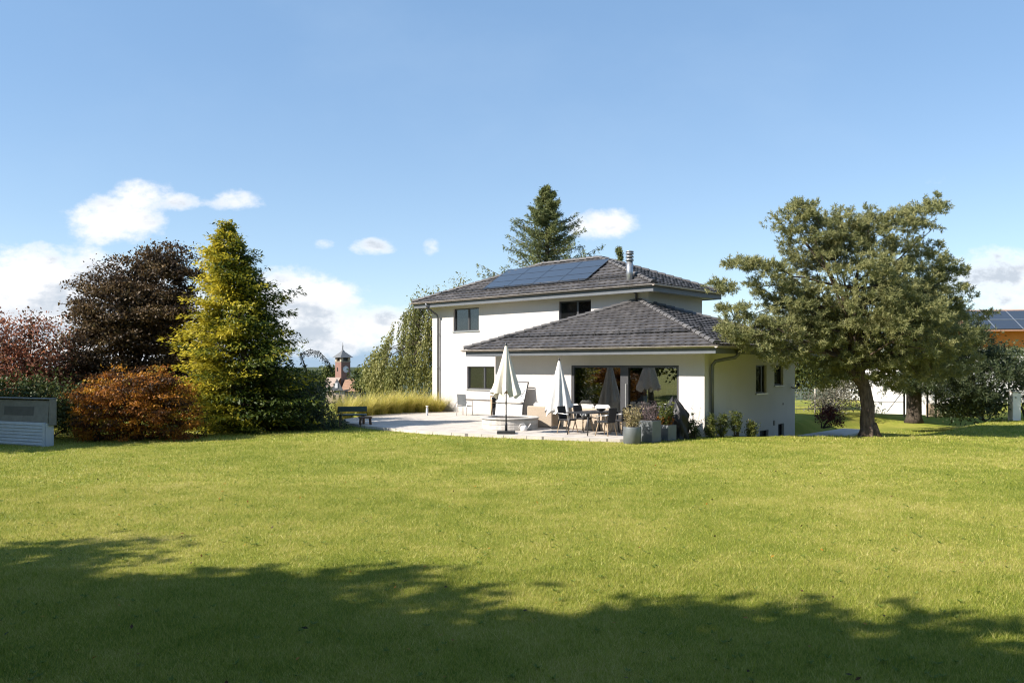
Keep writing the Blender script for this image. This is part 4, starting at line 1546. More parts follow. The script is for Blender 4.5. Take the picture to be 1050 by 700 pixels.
# dark laurel hedge behind the shed
o = (-15.4, 26.6)
lb_ = [lobA(o, 10, 405, 26.3, 40, 20), lobA(o, 62, 412, 26.4, 24, 22), lobA(o, 78, 425, 26.4, 20, 26), lobA(o, -35, 410, 26.4, 40, 25), lobA(o, 45, 400, 26.8, 30, 16)]
shrub('laurel', 'dark glossy evergreen shrub between the shed and the orange maple', 'shrub', (o[0], o[1], 0), lb_, 240, 42, .34, .11, L['hedge'], r0=.3, asp=.5, gl=None) if False else \
    shrub('laurel', 'dark glossy evergreen shrub between the shed and the orange maple', 'shrub', (o[0], o[1], 0), lb_, 240, 42, .34, .11, L['hedge'], r0=.3, asp=.5)

# orange japanese maple: low dome in layered sheets
o = (-12.2, 26.3)
lb_ = [lobA(o, 140, 420, 26.2, 58, 30, 1.7), lobA(o, 125, 405, 25.9, 44, 22), lobA(o, 160, 402, 26.2, 40, 20), lobA(o, 100, 430, 25.8, 24, 24), lobA(o, 180, 430, 26.0, 26, 24), lobA(o, 145, 392, 26.2, 34, 12)]
shrub('japanese_maple', 'low domed maple with orange autumn leaves beside the golden conifer', 'shrub', (o[0], o[1], 0), lb_, 640, 64, .25, .085, L['maple'], r0=.5, flat=.35, asp=.5, stems=14, tvar=.8, droop=.4, stray=.16, bark='dark_bark')

# dark yews that close the border
for px, Y, w_, h_, lab in ((75, 31.5, 30, 60, 'dark yew filling the gap between the reddish tree and the copper beech'), (215, 33.5, 40, 62, 'dark yew behind the golden conifer and the orange maple'),
                           (290, 34, 34, 52, 'dark yew to the right behind the golden conifer'), (20, 31.5, 50, 52, 'dark yew behind the sparse reddish tree')):
    p = P3(px, 440, Y)
    s_ = Y / 820
    shrub('yew', lab, 'shrub', (p[0], Y, 0), [(0, 0, h_ * .5 * s_, w_ * s_, w_ * .7 * s_, h_ * .5 * s_), (w_ * .3 * s_, 0, h_ * .35 * s_, w_ * .8 * s_, w_ * .7 * s_, h_ * .4 * s_)], 170, 44, .36, .12, L['spruce'], 'dark yews along the left border', r0=.4)
# golden conifer
CB = Vector((-9.75, 29.6, 0))
t = thing('golden_cypress', 'tall conical conifer with golden yellow branch tips', 'tree', CB)
Vs, Ts = [], []
b = MB()
H = 7.75
b.tube([(0, 0, -.2), (-.1, 0, 2), (-.35, 0, 5), (-.62, 0, H - .25)], [.2, .15, .08, .012], 8)
nb = 860
zt_ = np.array([0, .06, .28, .45, .57, .70, .80, .88, .94, 1.0])
rt_ = np.array([2.2, 2.4, 2.2, 1.85, 1.55, 1.22, .90, .58, .28, .03])
sg_ = np.linspace(0, 1, 400)
cw_ = np.cumsum(np.interp(sg_, zt_, rt_) + .10)
cw_ /= cw_[-1]
for i in range(nb):
    s = float(np.interp((i + rng.random()) / nb, cw_, sg_))
    z = .05 + (H - .05) * s
    a = rng.random() * 2 * math.pi
    lump = .13 * math.sin(3 * a + 9 * s) + .11 * math.sin(5 * a - 23 * s + 1) + .10 * math.sin(31 * s + 2 * a)
    r = (float(np.interp(s, zt_, rt_)) * 1.07 + .04) * (.52 + .36 * rng.random() + 1.3 * lump + (.55 * rng.random() if rng.random() < .2 else 0))
    axis = np.array([-.85 * s ** 1.1, 0, 0])
    out = np.array([math.cos(a), math.sin(a), 0.0])
    z0 = z - .10 * r
    rise = (.28 + .35 * s) * r * .55
    gold = .36 + .45 * s + .33 * (-out[0] * .85 - out[1] * .35) + .24 * rng.normal()  # sunlit side and top painted into the gold tint, besides random tone
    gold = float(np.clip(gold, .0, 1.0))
    K = 6
    k = np.linspace(.45, 1, K)
    spine = axis + out * (r * k)[:, None] + np.array([0, 0, 1.0]) * (z0 + rise * k ** 1.3 - .10 * r * k ** 3)[:, None]
    if i % 5 == 0:
        b.tube([tuple(axis + np.array([0, 0, z0])), tuple(spine[1]), tuple(spine[-1])], [.022, .014, .004], 5)
    per = 15
    ci = np.repeat(np.arange(K), per)
    n = K * per
    side = np.array([-out[1], out[0], 0])
    P = spine[ci] + side * (rng.normal(size=n) * (.17 + .04 * r))[:, None] + np.array([0, 0, 1]) * (rng.normal(size=n) * .06)[:, None] + out * (rng.normal(size=n) * .06)[:, None]
    D = out * .75 + side * (rng.normal(size=n) * .65)[:, None] + np.array([0, 0, 1]) * (rng.normal(size=n) * .45 - .12)[:, None]
    N = np.array([0, 0, 1]) + rng.normal(size=(n, 3)) * .6
    ln = .15 * (.6 + .8 * rng.random(n))
    Vs.append(leaves(P, D, N, ln, ln * .36))
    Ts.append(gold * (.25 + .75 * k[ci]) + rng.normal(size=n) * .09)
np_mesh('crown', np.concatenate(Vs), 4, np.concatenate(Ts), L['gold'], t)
b.build('trunk', M['dark_bark'], t)

# dark weeping spruce, with one long arching shoot
o = (-7.45, 31.0)
lb_ = [lobA(o, 325, 425, 30.5, 30, 20), lobA(o, 312, 405, 30.6, 22, 24), lobA(o, 340, 430, 30.4, 16, 14), lobA(o, 300, 420, 30.4, 30, 28), lobA(o, 330, 405, 31, 10, 16)]
t = thing('weeping_spruce', 'low dark weeping spruce with one arching shoot beside the bench', 'shrub', (o[0], o[1], 0))
Vs, Ts = [], []
C, dirs = lobes_points(lb_, 330, .4)
for c, d in zip(C, dirs):
    K = 34
    k = np.linspace(0, 1, K)
    ln0 = .55 + .35 * rng.random()
    dr = np.array([d[0] * .5, d[1] * .5, 0])
    sp = c + dr * k[:, None] * ln0 * .6 + np.array([0, 0, -1]) * (k ** 1.6 * ln0)[:, None]
    sp[:, 2] = np.maximum(sp[:, 2], .03)
    D = rng.normal(size=(K, 3)) * .7 + dr + np.array([0, 0, -.8])
    Vs.append(leaves(sp + rng.normal(size=(K, 3)) * .035, D, rng.normal(size=(K, 3)), .12 * (.7 + .5 * rng.random(K)), np.full(K, .03)))
    Ts.append(np.full(K, rng.random() * .6) + rng.random(K) * .4)
arch = np.array([P3(308, 362, 31), P3(318, 358.5, 31), P3(328, 361, 31), P3(336, 369, 31), P3(341, 379, 31)]) - np.array([o[0], o[1], 0])
arch = np.concatenate([[[-.6, 0, 1.6]], [[-.5, 0, 2.2]], arch])
tt = np.linspace(0, len(arch) - 1.001, 90)
i0 = tt.astype(int)
pa = arch[i0] + (arch[i0 + 1] - arch[i0]) * (tt - i0)[:, None]
for p in pa:
    K = 9
    k = np.linspace(0, 1, K)
    hang = .05 + .22 * rng.random()
    sp = p + np.array([0, 0, -1]) * (k * hang)[:, None] + rng.normal(size=(K, 3)) * .02
    Vs.append(leaves(sp, rng.normal(size=(K, 3)) * .6 + np.array([0, 0, -.7]), rng.normal(size=(K, 3)), np.full(K, .09), np.full(K, .024)))
    Ts.append(rng.random(K))
np_mesh('crown', np.concatenate(Vs), 4, np.concatenate(Ts), L['spruce'], t)
b = MB()
b.tube([tuple(p) for p in arch], [.03, .025, .018, .014, .011, .008, .004], 6)
b.tube([(0, 0, -.1), (-.2, 0, .9), (-.6, 0, 1.6), (-.5, 0, 2.2)], [.10, .08, .05, .03], 7)
tree_limbs(b, [Vector((0, 0, .3)), Vector((-.2, 0, .9)), Vector((-.6, 0, 1.6))], None, C, 26, .035, .008, 0)
b.build('trunk', M['dark_bark'], t)


# --- weeping birch left behind the house
WB = Vector((-4.3, 46, 0))
t = thing('weeping_birch', 'weeping tree with hanging leafy strands beside the house corner', 'tree', WB)
Vs, Ts = [], []
b = MB()
b.tube([(0, 0, -.2), (.1, 0, 1.5), (.2, 0, 3.5), (.3, 0, 5.2)], [.2, .16, .11, .05], 8)
swag = [(rng.random() * 2 * math.pi, 4.1 * math.sqrt(rng.random()), rng.normal() * .35, rng.random()) for _ in range(80)]
for i in range(560):
    sa_, sr_, sz_, st_ = swag[i % 80]
    a = sa_ + rng.normal() * .09
    rr = min(4.2, max(.1, sr_ + rng.normal() * .16))
    topz = 6.3 * (1 - (rr / 4.9) ** 2.2) + sz_ + rng.normal() * .10
    x, y = rr * math.cos(a), rr * math.sin(a) * .7
    ln0 = (topz - .6) * (.55 + .45 * rng.random())
    K = int(26 + ln0 * 16)
    k = np.linspace(0, 1, K)
    sp = np.array([x, y, topz]) + np.stack([np.cos(a) * .5 * k ** .5 + .06 * np.sin(9 * k + i), np.sin(a) * .5 * k ** .5 + .06 * np.cos(7 * k + i), -k * ln0], 1)
    sp += rng.normal(size=(K, 3)) * .05
    D = rng.normal(size=(K, 3)) * .6 + np.array([0, 0, -1.0])
    ln = .16 * (.6 + .8 * rng.random(K))
    Vs.append(leaves(sp, D, rng.normal(size=(K, 3)), ln, ln * .45))
    Ts.append(np.full(K, st_ * .5 + rng.random() * .15) + rng.random(K) * .35)
    if i % 6 == 0:
        limb(b, (.2, 0, 2.6 + 2 * random.random()), (x, y, topz), .05, .012, .08, 5, 6)
np_mesh('crown', np.concatenate(Vs), 4, np.concatenate(Ts), L['birch'], t)
b.build('trunk', M['dark_bark'], t)


# --- straw coloured ornamental grasses
def grass_clump(label, loc, h, rad, n):
    t = thing('ornamental_grass', label, 'grass clump', loc, 0, 'straw grasses along the patio edge')
    a = rng.random(n) * 2 * math.pi
    r = rad * .45 * np.sqrt(rng.random(n))
    P0 = np.stack([r * np.cos(a), r * np.sin(a), np.full(n, -.02)], 1)
    out = np.stack([np.cos(a), np.sin(a), np.zeros(n)], 1) + rng.normal(size=(n, 3)) * .3
    hh = h * (.6 + .5 * rng.random(n))
    sp_ = rad * (.3 + .9 * rng.random(n))
    Vs = []
    K = 4
    wd = .012
    side = np.stack([-np.sin(a), np.cos(a), np.zeros(n)], 1)
    prev = P0
    for k in range(1, K + 1):
        s = k / K
        cur = P0 + out * (sp_ * s ** 1.8)[:, None] + np.array([0, 0, 1]) * (hh * (s - .22 * s ** 3))[:, None]
        w0, w1 = wd * (1 - (k - 1) / K * .7), wd * (1 - k / K * .85)
        Vs.append(np.stack([prev - side * w0, prev + side * w0, cur + side * w1, cur - side * w1], 1))
        prev = cur
    V = np.concatenate(Vs).reshape(-1, 3)
    tt = np.tile(rng.random(n), K) * .7 + .15 + np.repeat(np.arange(K) / K, n) * .25
    np_mesh('blades', V, 4, tt, L['fountain'], t)


gl = [(-7.55, 36.3, 1.15, 'straw grass clump at the far left end of the patio edge, beside the clock tower view'), (-6.9, 37.4, 1.25, 'straw grass clump below the hanging strands, second from the left end'),
      (-6.35, 38.3, 1.2, 'straw grass clump in the middle of the patio edge row'), (-5.75, 39.0, 1.3, 'tallest straw grass clump of the patio edge row'),
      (-5.15, 39.8, 1.2, 'straw grass clump two places left of the house corner'), (-4.45, 40.0, 1.15, 'straw grass clump beside the house corner behind the bollard light'), (-3.85, 40.35, .95, 'short straw grass clump at the foot of the house wall by the downpipe')]
for (x, y, h, lab) in gl:
    grass_clump(lab, (x, y, 0), h, .75, 800)

# --- cedar and tree tips behind the house
def cedar(label, loc, H, R0, n, zlow, m, name='cedar'):
    t = thing(name, label, 'tree', loc)
    Vs, Ts = [], []
    b = MB()
    b.tube([(0, 0, -.2), (0, 0, H * .4), (.1, 0, H * .8), (.05, 0, H)], [.35, .25, .10, .015], 8)
    for i in range(n):
        s = (i + rng.random()) / n
        z = zlow + (H - zlow) * s ** .9
        r = R0 * (1 - s) ** .95 * (.55 + .6 * rng.random()) + .10
        a = rng.random() * 2 * math.pi
        out = np.array([math.cos(a), math.sin(a), 0])
        side = np.array([-out[1], out[0], 0])
        tip = .42 * r * (.3 + rng.random())
        if out[0] < 0 and s < .45:
            r *= 1.05
        K = 12
        k = np.linspace(.12, 1, K)
        spine = out * (r * k)[:, None] + np.array([0, 0, 1.]) * (z + tip * k ** 1.6)[:, None]
        b.tube([(0, 0, z), tuple(spine[5]), tuple(spine[-1])], [.05, .03, .008], 5)
        per = 22
        ci = np.repeat(np.arange(K), per)
        nn = K * per
        P = spine[ci] + side * (rng.normal(size=nn) * .10 * r * (1.1 - k[ci]) + rng.normal(size=nn) * .05)[:, None] + rng.normal(size=(nn, 3)) * .05 + np.array([0, 0, -.1]) * np.abs(rng.normal(size=nn))[:, None]
        D = out * .8 + rng.normal(size=(nn, 3)) * .7
        ln = .22 * (.6 + .7 * rng.random(nn))
        Vs.append(leaves(P, D, rng.normal(size=(nn, 3)), ln, np.full(nn, .05)))
        Ts.append(rng.random(nn) * .6 + rng.random() * .4)
    np_mesh('crown', np.concatenate(Vs), 4, np.concatenate(Ts), m, t)
    b.build('trunk', M['dark_bark'], t)


cedar('tall cedar rising behind the upper roof', (2.35, 55, 0), 14.7, 5.2, 150, 5.5, L['cedar'])
cedar('conifer whose tip just shows above the roof beside the chimney', (7.75, 58, 0), 11.1, .5, 36, 4, L['cedar'], 'conifer')
o = (-3.4, 55)
round_tree('birch', 'thin treetop showing over the upper roof at its eave end', (o[0], o[1], 0), [lobA(o, 474, 292, 55, 6, 14), lobA(o, 470, 310, 55, 12, 12), lobA(o, 436, 305, 55, 8, 10)], 40, 22, .5, .16, L['birch'], 3, .14, 24, stray=.4)

# --- trees behind the gap between house and pine
o = (15.2, 44)
lb_ = [lobA(o, 850, 365, 44, 42, 34, 2.0), lobA(o, 825, 375, 43.5, 26, 26), lobA(o, 880, 380, 44, 26, 26), lobA(o, 855, 335, 44.5, 36, 28)]
round_tree('oak', 'dense green broadleaf tree between the side wall and the pine', (o[0], o[1], 0), lb_, 330, 56, .62, .17, L['broad'], 1.3, .22, 30, r0=.3)
o = (15.4, 39.5)
shrub('lavender_shrub', 'grey twiggy shrub behind the little red maple', 'shrub', (o[0], o[1], 0), [lobA(o, 848, 410, 39.5, 26, 14), lobA(o, 868, 405, 39.8, 18, 14)], 90, 36, .32, .10, L['greyshrub'], r0=.2, stems=18)
o = (12.9, 33.2)
shrub('red_maple', 'small dark red maple at the edge of the pine shade', 'shrub', (o[0], o[1], -.12), [lobA(o, 846, 424, 33.2, 12, 6), lobA(o, 858, 427, 33.2, 9, 6), lobA(o, 852, 418, 33.3, 8, 5)], 60, 26, .18, .08, L['redmaple'], r0=.2)
o = (20.9, 35.4)
shrub('dark_shrub', 'dark spreading shrub under the second pine', 'shrub', (o[0], o[1], 0), [lobA(o, 1000, 412, 35.4, 26, 14), lobA(o, 985, 418, 35.2, 18, 10), lobA(o, 1018, 408, 35.8, 18, 18), lobA(o, 970, 420, 35, 8, 6)], 170, 36, .34, .13, L['pine_back'], r0=.25)
o = (23.6, 36.8)
shrub('dark_shrub', 'dark shrub behind the pale gate post at the far right', 'shrub', (o[0], o[1], 0), [lobA(o, 1060, 395, 36.8, 26, 22), lobA(o, 1045, 372, 37, 18, 10), lobA(o, 1030, 360, 38, 16, 14)], 110, 34, .36, .13, L['pine_back'], r0=.25)

# --- trees that shade the foreground; they stand beside and behind the viewer
sh = [((-17.2, 4.7, 0), 440, 36, .26, 'loose crowned broadleaf tree at the left edge of the lawn'),
      ((-13.6, 3.0, 0), 520, 40, .32, 'dense broadleaf tree whose crown shades the middle of the foreground lawn'),
      ((-8.7, 1.3, 0), 900, 40, .32, 'dense broadleaf tree left of the viewer, shading the lawn below the house'),
      ((-5.2, 0, 0), 900, 40, .32, 'dense broadleaf tree close behind the viewer, shading the lawn at the lower right')]
for loc, nc, per, sz, lab in sh:
    q = random.uniform(-.3, .3)
    lb_ = [(0, 0, 7.7, 2.6, 2.5, 2.6), (1.5, .2 + q, 6.7, 2.3, 2.2, 2.1), (-1.5, -q, 6.2, 2.3, 2.3, 2.2), (.3, 0, 4.6, 2.9, 2.8, 2.2)]
    round_tree('broadleaf_tree', lab, loc, lb_, nc, per, .55, sz, L['hedge'], 2.2, .22, 26, group='broadleaf trees shading the foreground', r0=.1)
for loc, h_, lab in (((2.5, -8.0, 0), 1.15, 'tall broadleaf tree added directly behind the viewer to block sky light'), ((9.0, -7.0, 0), 1.0, 'added broadleaf tree blocking sky light behind the viewer on the right'),
                     ((16.5, -4.0, 0), 1.1, 'added broadleaf tree blocking sky light far behind the viewer on the right'), ((-4.5, -9.0, 0), 1.3, 'tallest added broadleaf tree blocking sky light behind the viewer on the left'), ((-13, -6.5, 0), 1.3, 'tall added broadleaf tree blocking sky light behind the left lawn edge'),
                     ((24, 0.0, 0), 1.05, 'added broadleaf tree blocking sky light at the right lawn edge beside the viewer'),
                     ((-33, 21.0, 0), 1.0, 'broadleaf tree added far out beyond the shed for the door reflection'), ((-31, 14.5, 0), .95, 'broadleaf tree added beyond the left lawn edge for the door reflection, nearer the viewer'), ((-36, 28.0, 0), 1.1, 'broadleaf tree added farthest out beyond the left border for the door reflection')):
    lb_ = [(0, 0, 8.2 * h_, 3.0, 3.0, 3.0 * h_), (1.8, .3, 6.4 * h_, 2.8, 2.6, 2.6), (-1.8, -.2, 6.2 * h_, 2.8, 2.7, 2.7), (.2, 0, 3.9 * h_, 3.4, 3.2, 3.0)]  # unseen trees added to block sky fill and change the glass reflections
    round_tree('broadleaf_tree', lab, loc, lb_, 480, 36, .6, .36, L['hedge'], 1.6, .24, 20, group='broadleaf trees shading the foreground', r0=.2)
round_tree('broadleaf_tree', 'broadleaf tree outside the left border, shading the shed', (-18.7, 22.2, 0), [(0, 0, 3.9, 1.9, 1.9, 1.7), (-.3, .5, 3.0, 1.7, 1.8, 1.5), (-1.6, .6, 4.0, 1.9, 1.8, 1.8)], 330, 40, .45, .26, L['broad'], 1.4, .18, 20, group='broadleaf trees shading the foreground', r0=.1)


# ------------------------------------------------------------------ garden box
t = thing('garden_shed', 'low grey plastic garden shed with a slatted front at the left edge', 'shed', (-13.85, 23.75, 0), math.atan2(-.4, .917))
# local x runs along the front, negative to the left; front faces local -y
b = MB()
b.span((-4.6, .0, 0), (0, .26, .70))
b.build('body', M['shed'], t)
sb = MB()
for k in range(7):
    z = .03 + k * .098
    vs = [(-4.58, -.004, z), (-.03, -.004, z), (-.03, -.034, z + .012), (-4.58, -.034, z + .012), (-.03, -.012, z + .092), (-4.58, -.012, z + .092)]
    sb.add(vs, [(0, 1, 2, 3), (3, 2, 4, 5)])
sb.build('slat_front', M['shed'], t)
b = MB()
b.add([(-4.62, .03, .702), (.02, .03, .702), (.02, .28, .702), (-4.62, .28, .702), (-4.62, .10, 1.36), (.02, .10, 1.36), (.02, .28, 1.40), (-4.62, .28, 1.40)],
      [(3, 2, 1, 0), (4, 5, 6, 7), (0, 1, 5, 4), (1, 2, 6, 5), (2, 3, 7, 6), (3, 0, 4, 7)])
lid = b.build('lid', M['shed_lid'], t)
b = MB()
b.span((-4.7, .04, 1.40), (.09, .32, 1.435), bev=.01)
b.span((.025, .08, .62), (.08, .30, 1.397), bev=.01)
b.build('lid_rim', M['shed_lid'], t)
for x0 in (-1.95, -4.3):
    b = MB()
    sl_ = .07 / .658
    b.add([(x0, .03 + .20 * sl_ - .006, .90), (x0 + 1.35, .03 + .20 * sl_ - .006, .90), (x0 + 1.35, .03 + .47 * sl_ - .006, 1.17), (x0, .03 + .47 * sl_ - .006, 1.17)], [(0, 1, 2, 3)])
    b.build('vent_panel', M['recess'], t)
b = MB()
b.span((-.10, -.05, 0.0), (-.02, -.005, .70))
b.build('corner_trim', M['shed'], t)

# ------------------------------------------------------------------ clock tower and village house, far down the slope
TY = 150
tx = (351.5 - 525) / 820 * TY
zg = float(ground_z(tx, TY)) - 1


def zt(py):
    return 2.4 + (375 - py) / 820 * TY


wd = 15.5 / 820 * TY / 1.414
t = thing('clock_tower', 'red brick clock tower with a slate pyramid roof far beyond the garden', 'tower', (tx, TY, zg), R(45))
b = MB()
b.span((-wd / 2, -wd / 2, 0), (wd / 2, wd / 2, zt(371) - zg))
b.build('shaft', M['brick'], t)
b = MB()
e = wd / 2
for sx in (-1, 1):
    for sy in (-1, 1):
        b.box((sx * (e - .22), sy * (e - .22), zt(368.3) - zg), (.45, .45, .95))
b.span((-e - .08, -e - .08, zt(371) - zg), (e + .08, e + .08, zt(370.3) - zg))
b.build('belfry', M['beige_wall'], t)
b = MB()
b.span((-e * .7, -e * .7, zt(370.3) - zg), (e * .7, e * .7, zt(366) - zg))
b.build('louvre', M['black_paint'], t)
b = MB()
z0, z1 = zt(366.5) - zg, zt(358) - zg
q = e * 1.42
b.add([(-q, -q, z0), (q, -q, z0), (q, q, z0), (-q, q, z0), (-.35, -.35, z1 - .5), (.35, -.35, z1 - .5), (.35, .35, z1 - .5), (-.35, .35, z1 - .5), (0, 0, z1)],
      [(3, 2, 1, 0), (0, 1, 5, 4), (1, 2, 6, 5), (2, 3, 7, 6), (3, 0, 4, 7), (4, 5, 8), (5, 6, 8), (6, 7, 8), (7, 4, 8)])
rf = b.build('roof', M['slate'], t)
b = MB()
b.tube([(0, 0, z1 - .1), (0, 0, zt(351) - zg)], [.09, .03], 6)
b.lathe([(0, -.15), (.16, 0), (0, .15)], 8, (0, 0, zt(355) - zg))
b.build('spire', M['dark_metal'], rf)
# clock face with hands and hour marks on the two visible sides
for rz in (0, -90):
    zc = zt(378.5) - zg
    mt = Matrix.Rotation(R(rz), 4, 'Z') @ Matrix.Translation((0, -e - .03, zc)) @ Matrix.Rotation(R(90), 4, 'X')
    if rz == 0:
        b = MB()
        b.lathe([(.62, -.03), (.62, .03), (0, .031)], 28, M4=mt, smooth=False)
        fc = b.build('clock_face', M['white_paint'], t)
        b = MB()
        for h_ in range(12):
            m2 = mt @ Matrix.Rotation(R(30 * h_), 4, 'Z')
            b.box((0, .5, .045), (.06, .16, .02), m2)
        b.build('hour_mark', M['black_paint'], fc)
        b = MB()
        b.box((0, .16, .05), (.07, .36, .02), mt @ Matrix.Rotation(R(-62), 4, 'Z'))
        b.box((0, .22, .055), (.05, .5, .02), mt @ Matrix.Rotation(R(-175), 4, 'Z'))
        b.build('clock_hand', M['black_paint'], fc)
    else:
        for dx_ in (-.22,):
            b = MB()
            b.box((dx_, 0, .02), (.25, .7, .05), mt)
            b.build('slit_window', M['black_paint'], t)

VY = 146
vx = (352 - 525) / 820 * VY
vzg = float(ground_z(vx, VY)) - 1


def zv(py):
    return 2.4 + (375 - py) / 820 * VY - vzg


def xv(px):
    return (px - 525) / 820 * VY - vx


t = thing('village_house', 'village house with an orange tiled roof and grey gable under the clock tower', 'house', (vx, VY, vzg))
b = MB()
b.span((xv(334), 0, 0), (xv(366), 9, zv(401)))
b.span((xv(343), -.6, 0), (xv(354), 0, zv(400)))
b.build('wall', M['beige_wall'], t)
b = MB()
b.add([(xv(350), -.5, zv(401)), (xv(367), -.5, zv(401)), (xv(362), 4.0, zv(386)), (xv(350), 4.0, zv(386)), (xv(367), 9.3, zv(401)), (xv(350), 9.3, zv(401))],
      [(0, 1, 2, 3), (1, 4, 2), (4, 5, 3, 2)])
rf = b.build('roof', M['clay_roof'], t)
b = MB()
b.add([(xv(331), -.9, zv(397)), (xv(344), -.9, zv(397)), (xv(346.5), 2.4, zv(387)), (xv(332.5), 2.4, zv(387)), (xv(331), 5, zv(397)), (xv(346), 5, zv(397))],
      [(0, 1, 2, 3), (4, 5, 2, 3)])
b.build('side_roof', M['pale_roof'], t)
b = MB()
b.add([(xv(341), -.95, zv(400)), (xv(353), -.95, zv(400)), (xv(346.5), -.95, zv(388)), (xv(341), -.75, zv(400)), (xv(353), -.75, zv(400)), (xv(346.5), -.75, zv(388))],
      [(0, 1, 2), (5, 4, 3), (0, 3, 4, 1), (1, 4, 5, 2), (2, 5, 3, 0)])
b.build('gable', M['slate'], t)
for px, py in ((346, 395), (344, 407), (350, 407)):
    b = MB()
    b.box((xv(px), -.99, zv(py)), (.5, .08, .9))
    b.build('window', M['white_paint'] if py < 400 else M['black_paint'], t)

# trees in the valley
for i, (px, py, Y, wpx, hpx, lab) in enumerate(((318, 392, 120, 16, 14, 'distant tree beyond the arching spruce shoot'), (371, 388, 135, 10, 12, 'distant dark tree right of the village roof'),
                                                (338, 383, 170, 8, 8, 'distant tree just left of the clock tower'), (385, 392, 120, 14, 10, 'distant tree between the tower and the weeping tree'),
                                                (290, 390, 150, 24, 10, 'distant tree hidden behind the golden conifer'))):
    p = P3(px, py, Y)
    zb = float(ground_z(p[0], Y))
    s_ = Y / 820
    o = (p[0], Y)
    round_tree('distant_tree', lab, (p[0], Y, zb), [(0, 0, p[2] - zb, wpx * s_, wpx * s_, hpx * s_), (wpx * .5 * s_, 0, p[2] - zb - hpx * .4 * s_, wpx * .8 * s_, wpx * s_, hpx * .8 * s_)], 60, 40, .9, .45, L['broad'], 3, .3, 10, group='trees down in the valley', r0=.2)

# ------------------------------------------------------------------ neighbour on the right
NY = 52
t = thing('neighbour_house', 'orange and white neighbouring house with a solar roof behind the pines', 'house', (30, NY, 0), R(-6))


def xn(px):
    return (px - 525) / 820 * NY - 30


def zn(py):
    return 2.4 + (375 - py) / 820 * NY


b = MB()
b.span((xn(900), 0, 0), (xn(1180), 8, zn(356)))
b.build('wall', M['white_paint'], t)
b = MB()
b.span((xn(985), -.25, zn(356)), (xn(1180), 8, zn(336)))
b.build('upper_wall', M['orange_wall'], t)
b = MB()
x0, x1 = xn(960), xn(1185)
b.add([(x0, -1.0, zn(340)), (x1, -1.0, zn(340)), (x1, 1.6, zn(316)), (x0 + 1.6, 1.6, zn(316)), (x0, 9, zn(340)), (x1, 9, zn(340))], [(0, 1, 2, 3), (4, 5, 2, 3), (0, 4, 3)])
rf = b.build('roof', M['clay_roof'], t)
sa = math.atan2(zn(316) - zn(340), 2.6)
for r_ in range(2):
    for c in range(8):
        cx = xn(988) + 1.62 * (c + .5)
        s0 = .12 + 1.3 * r_ + .65
        mt = Matrix.Translation((cx, -1.0 + s0 * math.cos(sa), zn(340) + s0 * math.sin(sa))) @ Matrix.Rotation(sa, 4, 'X') @ Matrix.Translation((0, 0, .06))
        sp = MB()
        sp.box((0, 0, 0), (1.56, 1.26, .04), mt)
        sp.build('solar_panel', M['solar'], rf)
        if r_ == 0:
            fb = MB()
            fb.box((.81, .6, .005), (.05, 2.5, .05), mt)
            fb.build('panel_rail', M['alu'], rf)
fb = MB()
mt = Matrix.Translation((xn(988) + 6.5, -1.0 + 1.42 * math.cos(sa), zn(340) + 1.42 * math.sin(sa))) @ Matrix.Rotation(sa, 4, 'X') @ Matrix.Translation((0, 0, .07))
fb.box((0, 0, 0), (13, .045, .05), mt)
fb.build('panel_rail', M['alu'], rf)
for px in (926, 985):
    b = MB()
    b.span((xn(px), -.04, zn(408)), (xn(px) + 1.0, -.005, zn(385)))
    w_ = b.build('window', M['frame'], t)
    b = MB()
    b.span((xn(px) + .08, -.055, zn(406.5)), (xn(px) + .92, -.042, zn(386.5)))
    b.build('pane', M['win_glass'], w_)

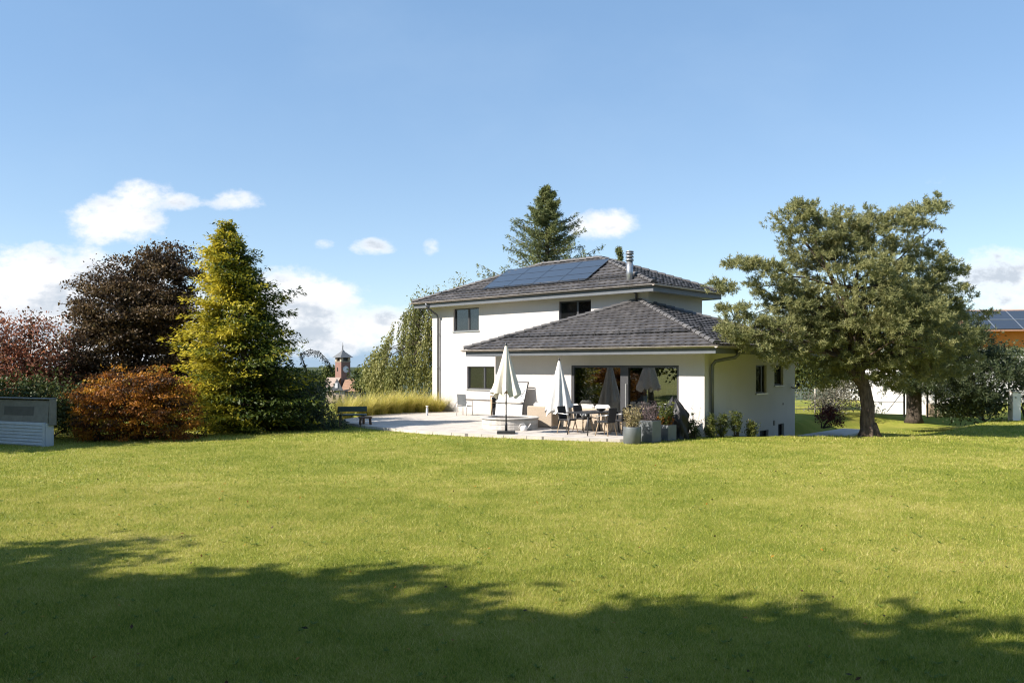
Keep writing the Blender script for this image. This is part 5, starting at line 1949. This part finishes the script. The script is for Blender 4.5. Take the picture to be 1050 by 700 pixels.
# white boundary wall, beige low wall, gate
b = MB()
b.span((0, 0, 0), (4.4, .22, 2.3), bev=.01)
o_ = b.build('garden_wall', M['white_paint'])
o_.location = (17.7, 40.6, 0)
o_.rotation_euler = (0, 0, R(-32))
tag(o_, 'bright white garden wall seen left of the straight pine trunk', 'wall')
b = MB()
b.span((0, 0, 0), (2.2, .3, .62), bev=.02)
o_ = b.build('low_wall', M['beige_wall'])
o_.location = (19.6, 37.6, 0)
tag(o_, 'low beige stone wall between the straight pine and the dark shrub', 'wall')
t = thing('gate', 'thin dark metal gate with a diagonal brace beside the straight pine', 'gate', (17.2, 37.4, 0), R(4))
b = MB()
b.span((1.15, -.03, 0), (1.22, .03, 1.45))
b.span((1.30, -.03, 0), (1.37, .03, 1.35))
b.build('post', M['dark_metal'], t)
b = MB()
b.tube([(1.15, 0, 1.25), (.35, 0, .25)], .02, 6)
b.tube([(-.6, 0, .72), (1.15, 0, .72)], .015, 6)
b.tube([(-.6, 0, .12), (1.15, 0, .12)], .015, 6)
b.build('brace', M['dark_metal'], t)
b = MB()
for px in (951, 959.5):
    x = (px - 525) / 820 * 37.0
    b.span((x - .035, 36.97, 0), (x + .035, 37.03, 1.35))
tag(b.build('fence', M['dark_metal']), 'dark metal fence posts between the straight pine and the beige wall', 'fence')
t = thing('gate_post', 'pale rendered gate post under the dark shrub at the far right', 'post', ((1040 - 525) / 820 * 35.2, 35.2, 0))
b = MB()
b.box((0, 0, .62), (.36, .36, 1.24), bev=.01)
b.build('shaft', M['white_paint'], t)
b = MB()
b.box((0, 0, 1.265), (.44, .44, .05), bev=.01)
b.build('cap', M['concrete'], t)

# wire fence behind the gap
t = thing('wire_fence', 'light wire mesh fence on pale posts behind the red maple', 'fence', (13.4, 40.2, 0), R(-3))
for k in range(3):
    b = MB()
    b.tube([(k * 2.3 - .5, 0, -.2), (k * 2.3 - .5, 0, 1.25)], .04, 8)
    b.build('post', M['fence_post'], t)
b = MB()
for k in range(9):
    b.tube([(-.5, 0, .1 + .14 * k), (4.1, 0, .1 + .14 * k)], .005, 4)
x = -.5
while x < 4.1:
    b.tube([(x, 0, .05), (x, 0, 1.22)], .004, 4)
    x += .2
b.build('mesh', M['wire'], t)
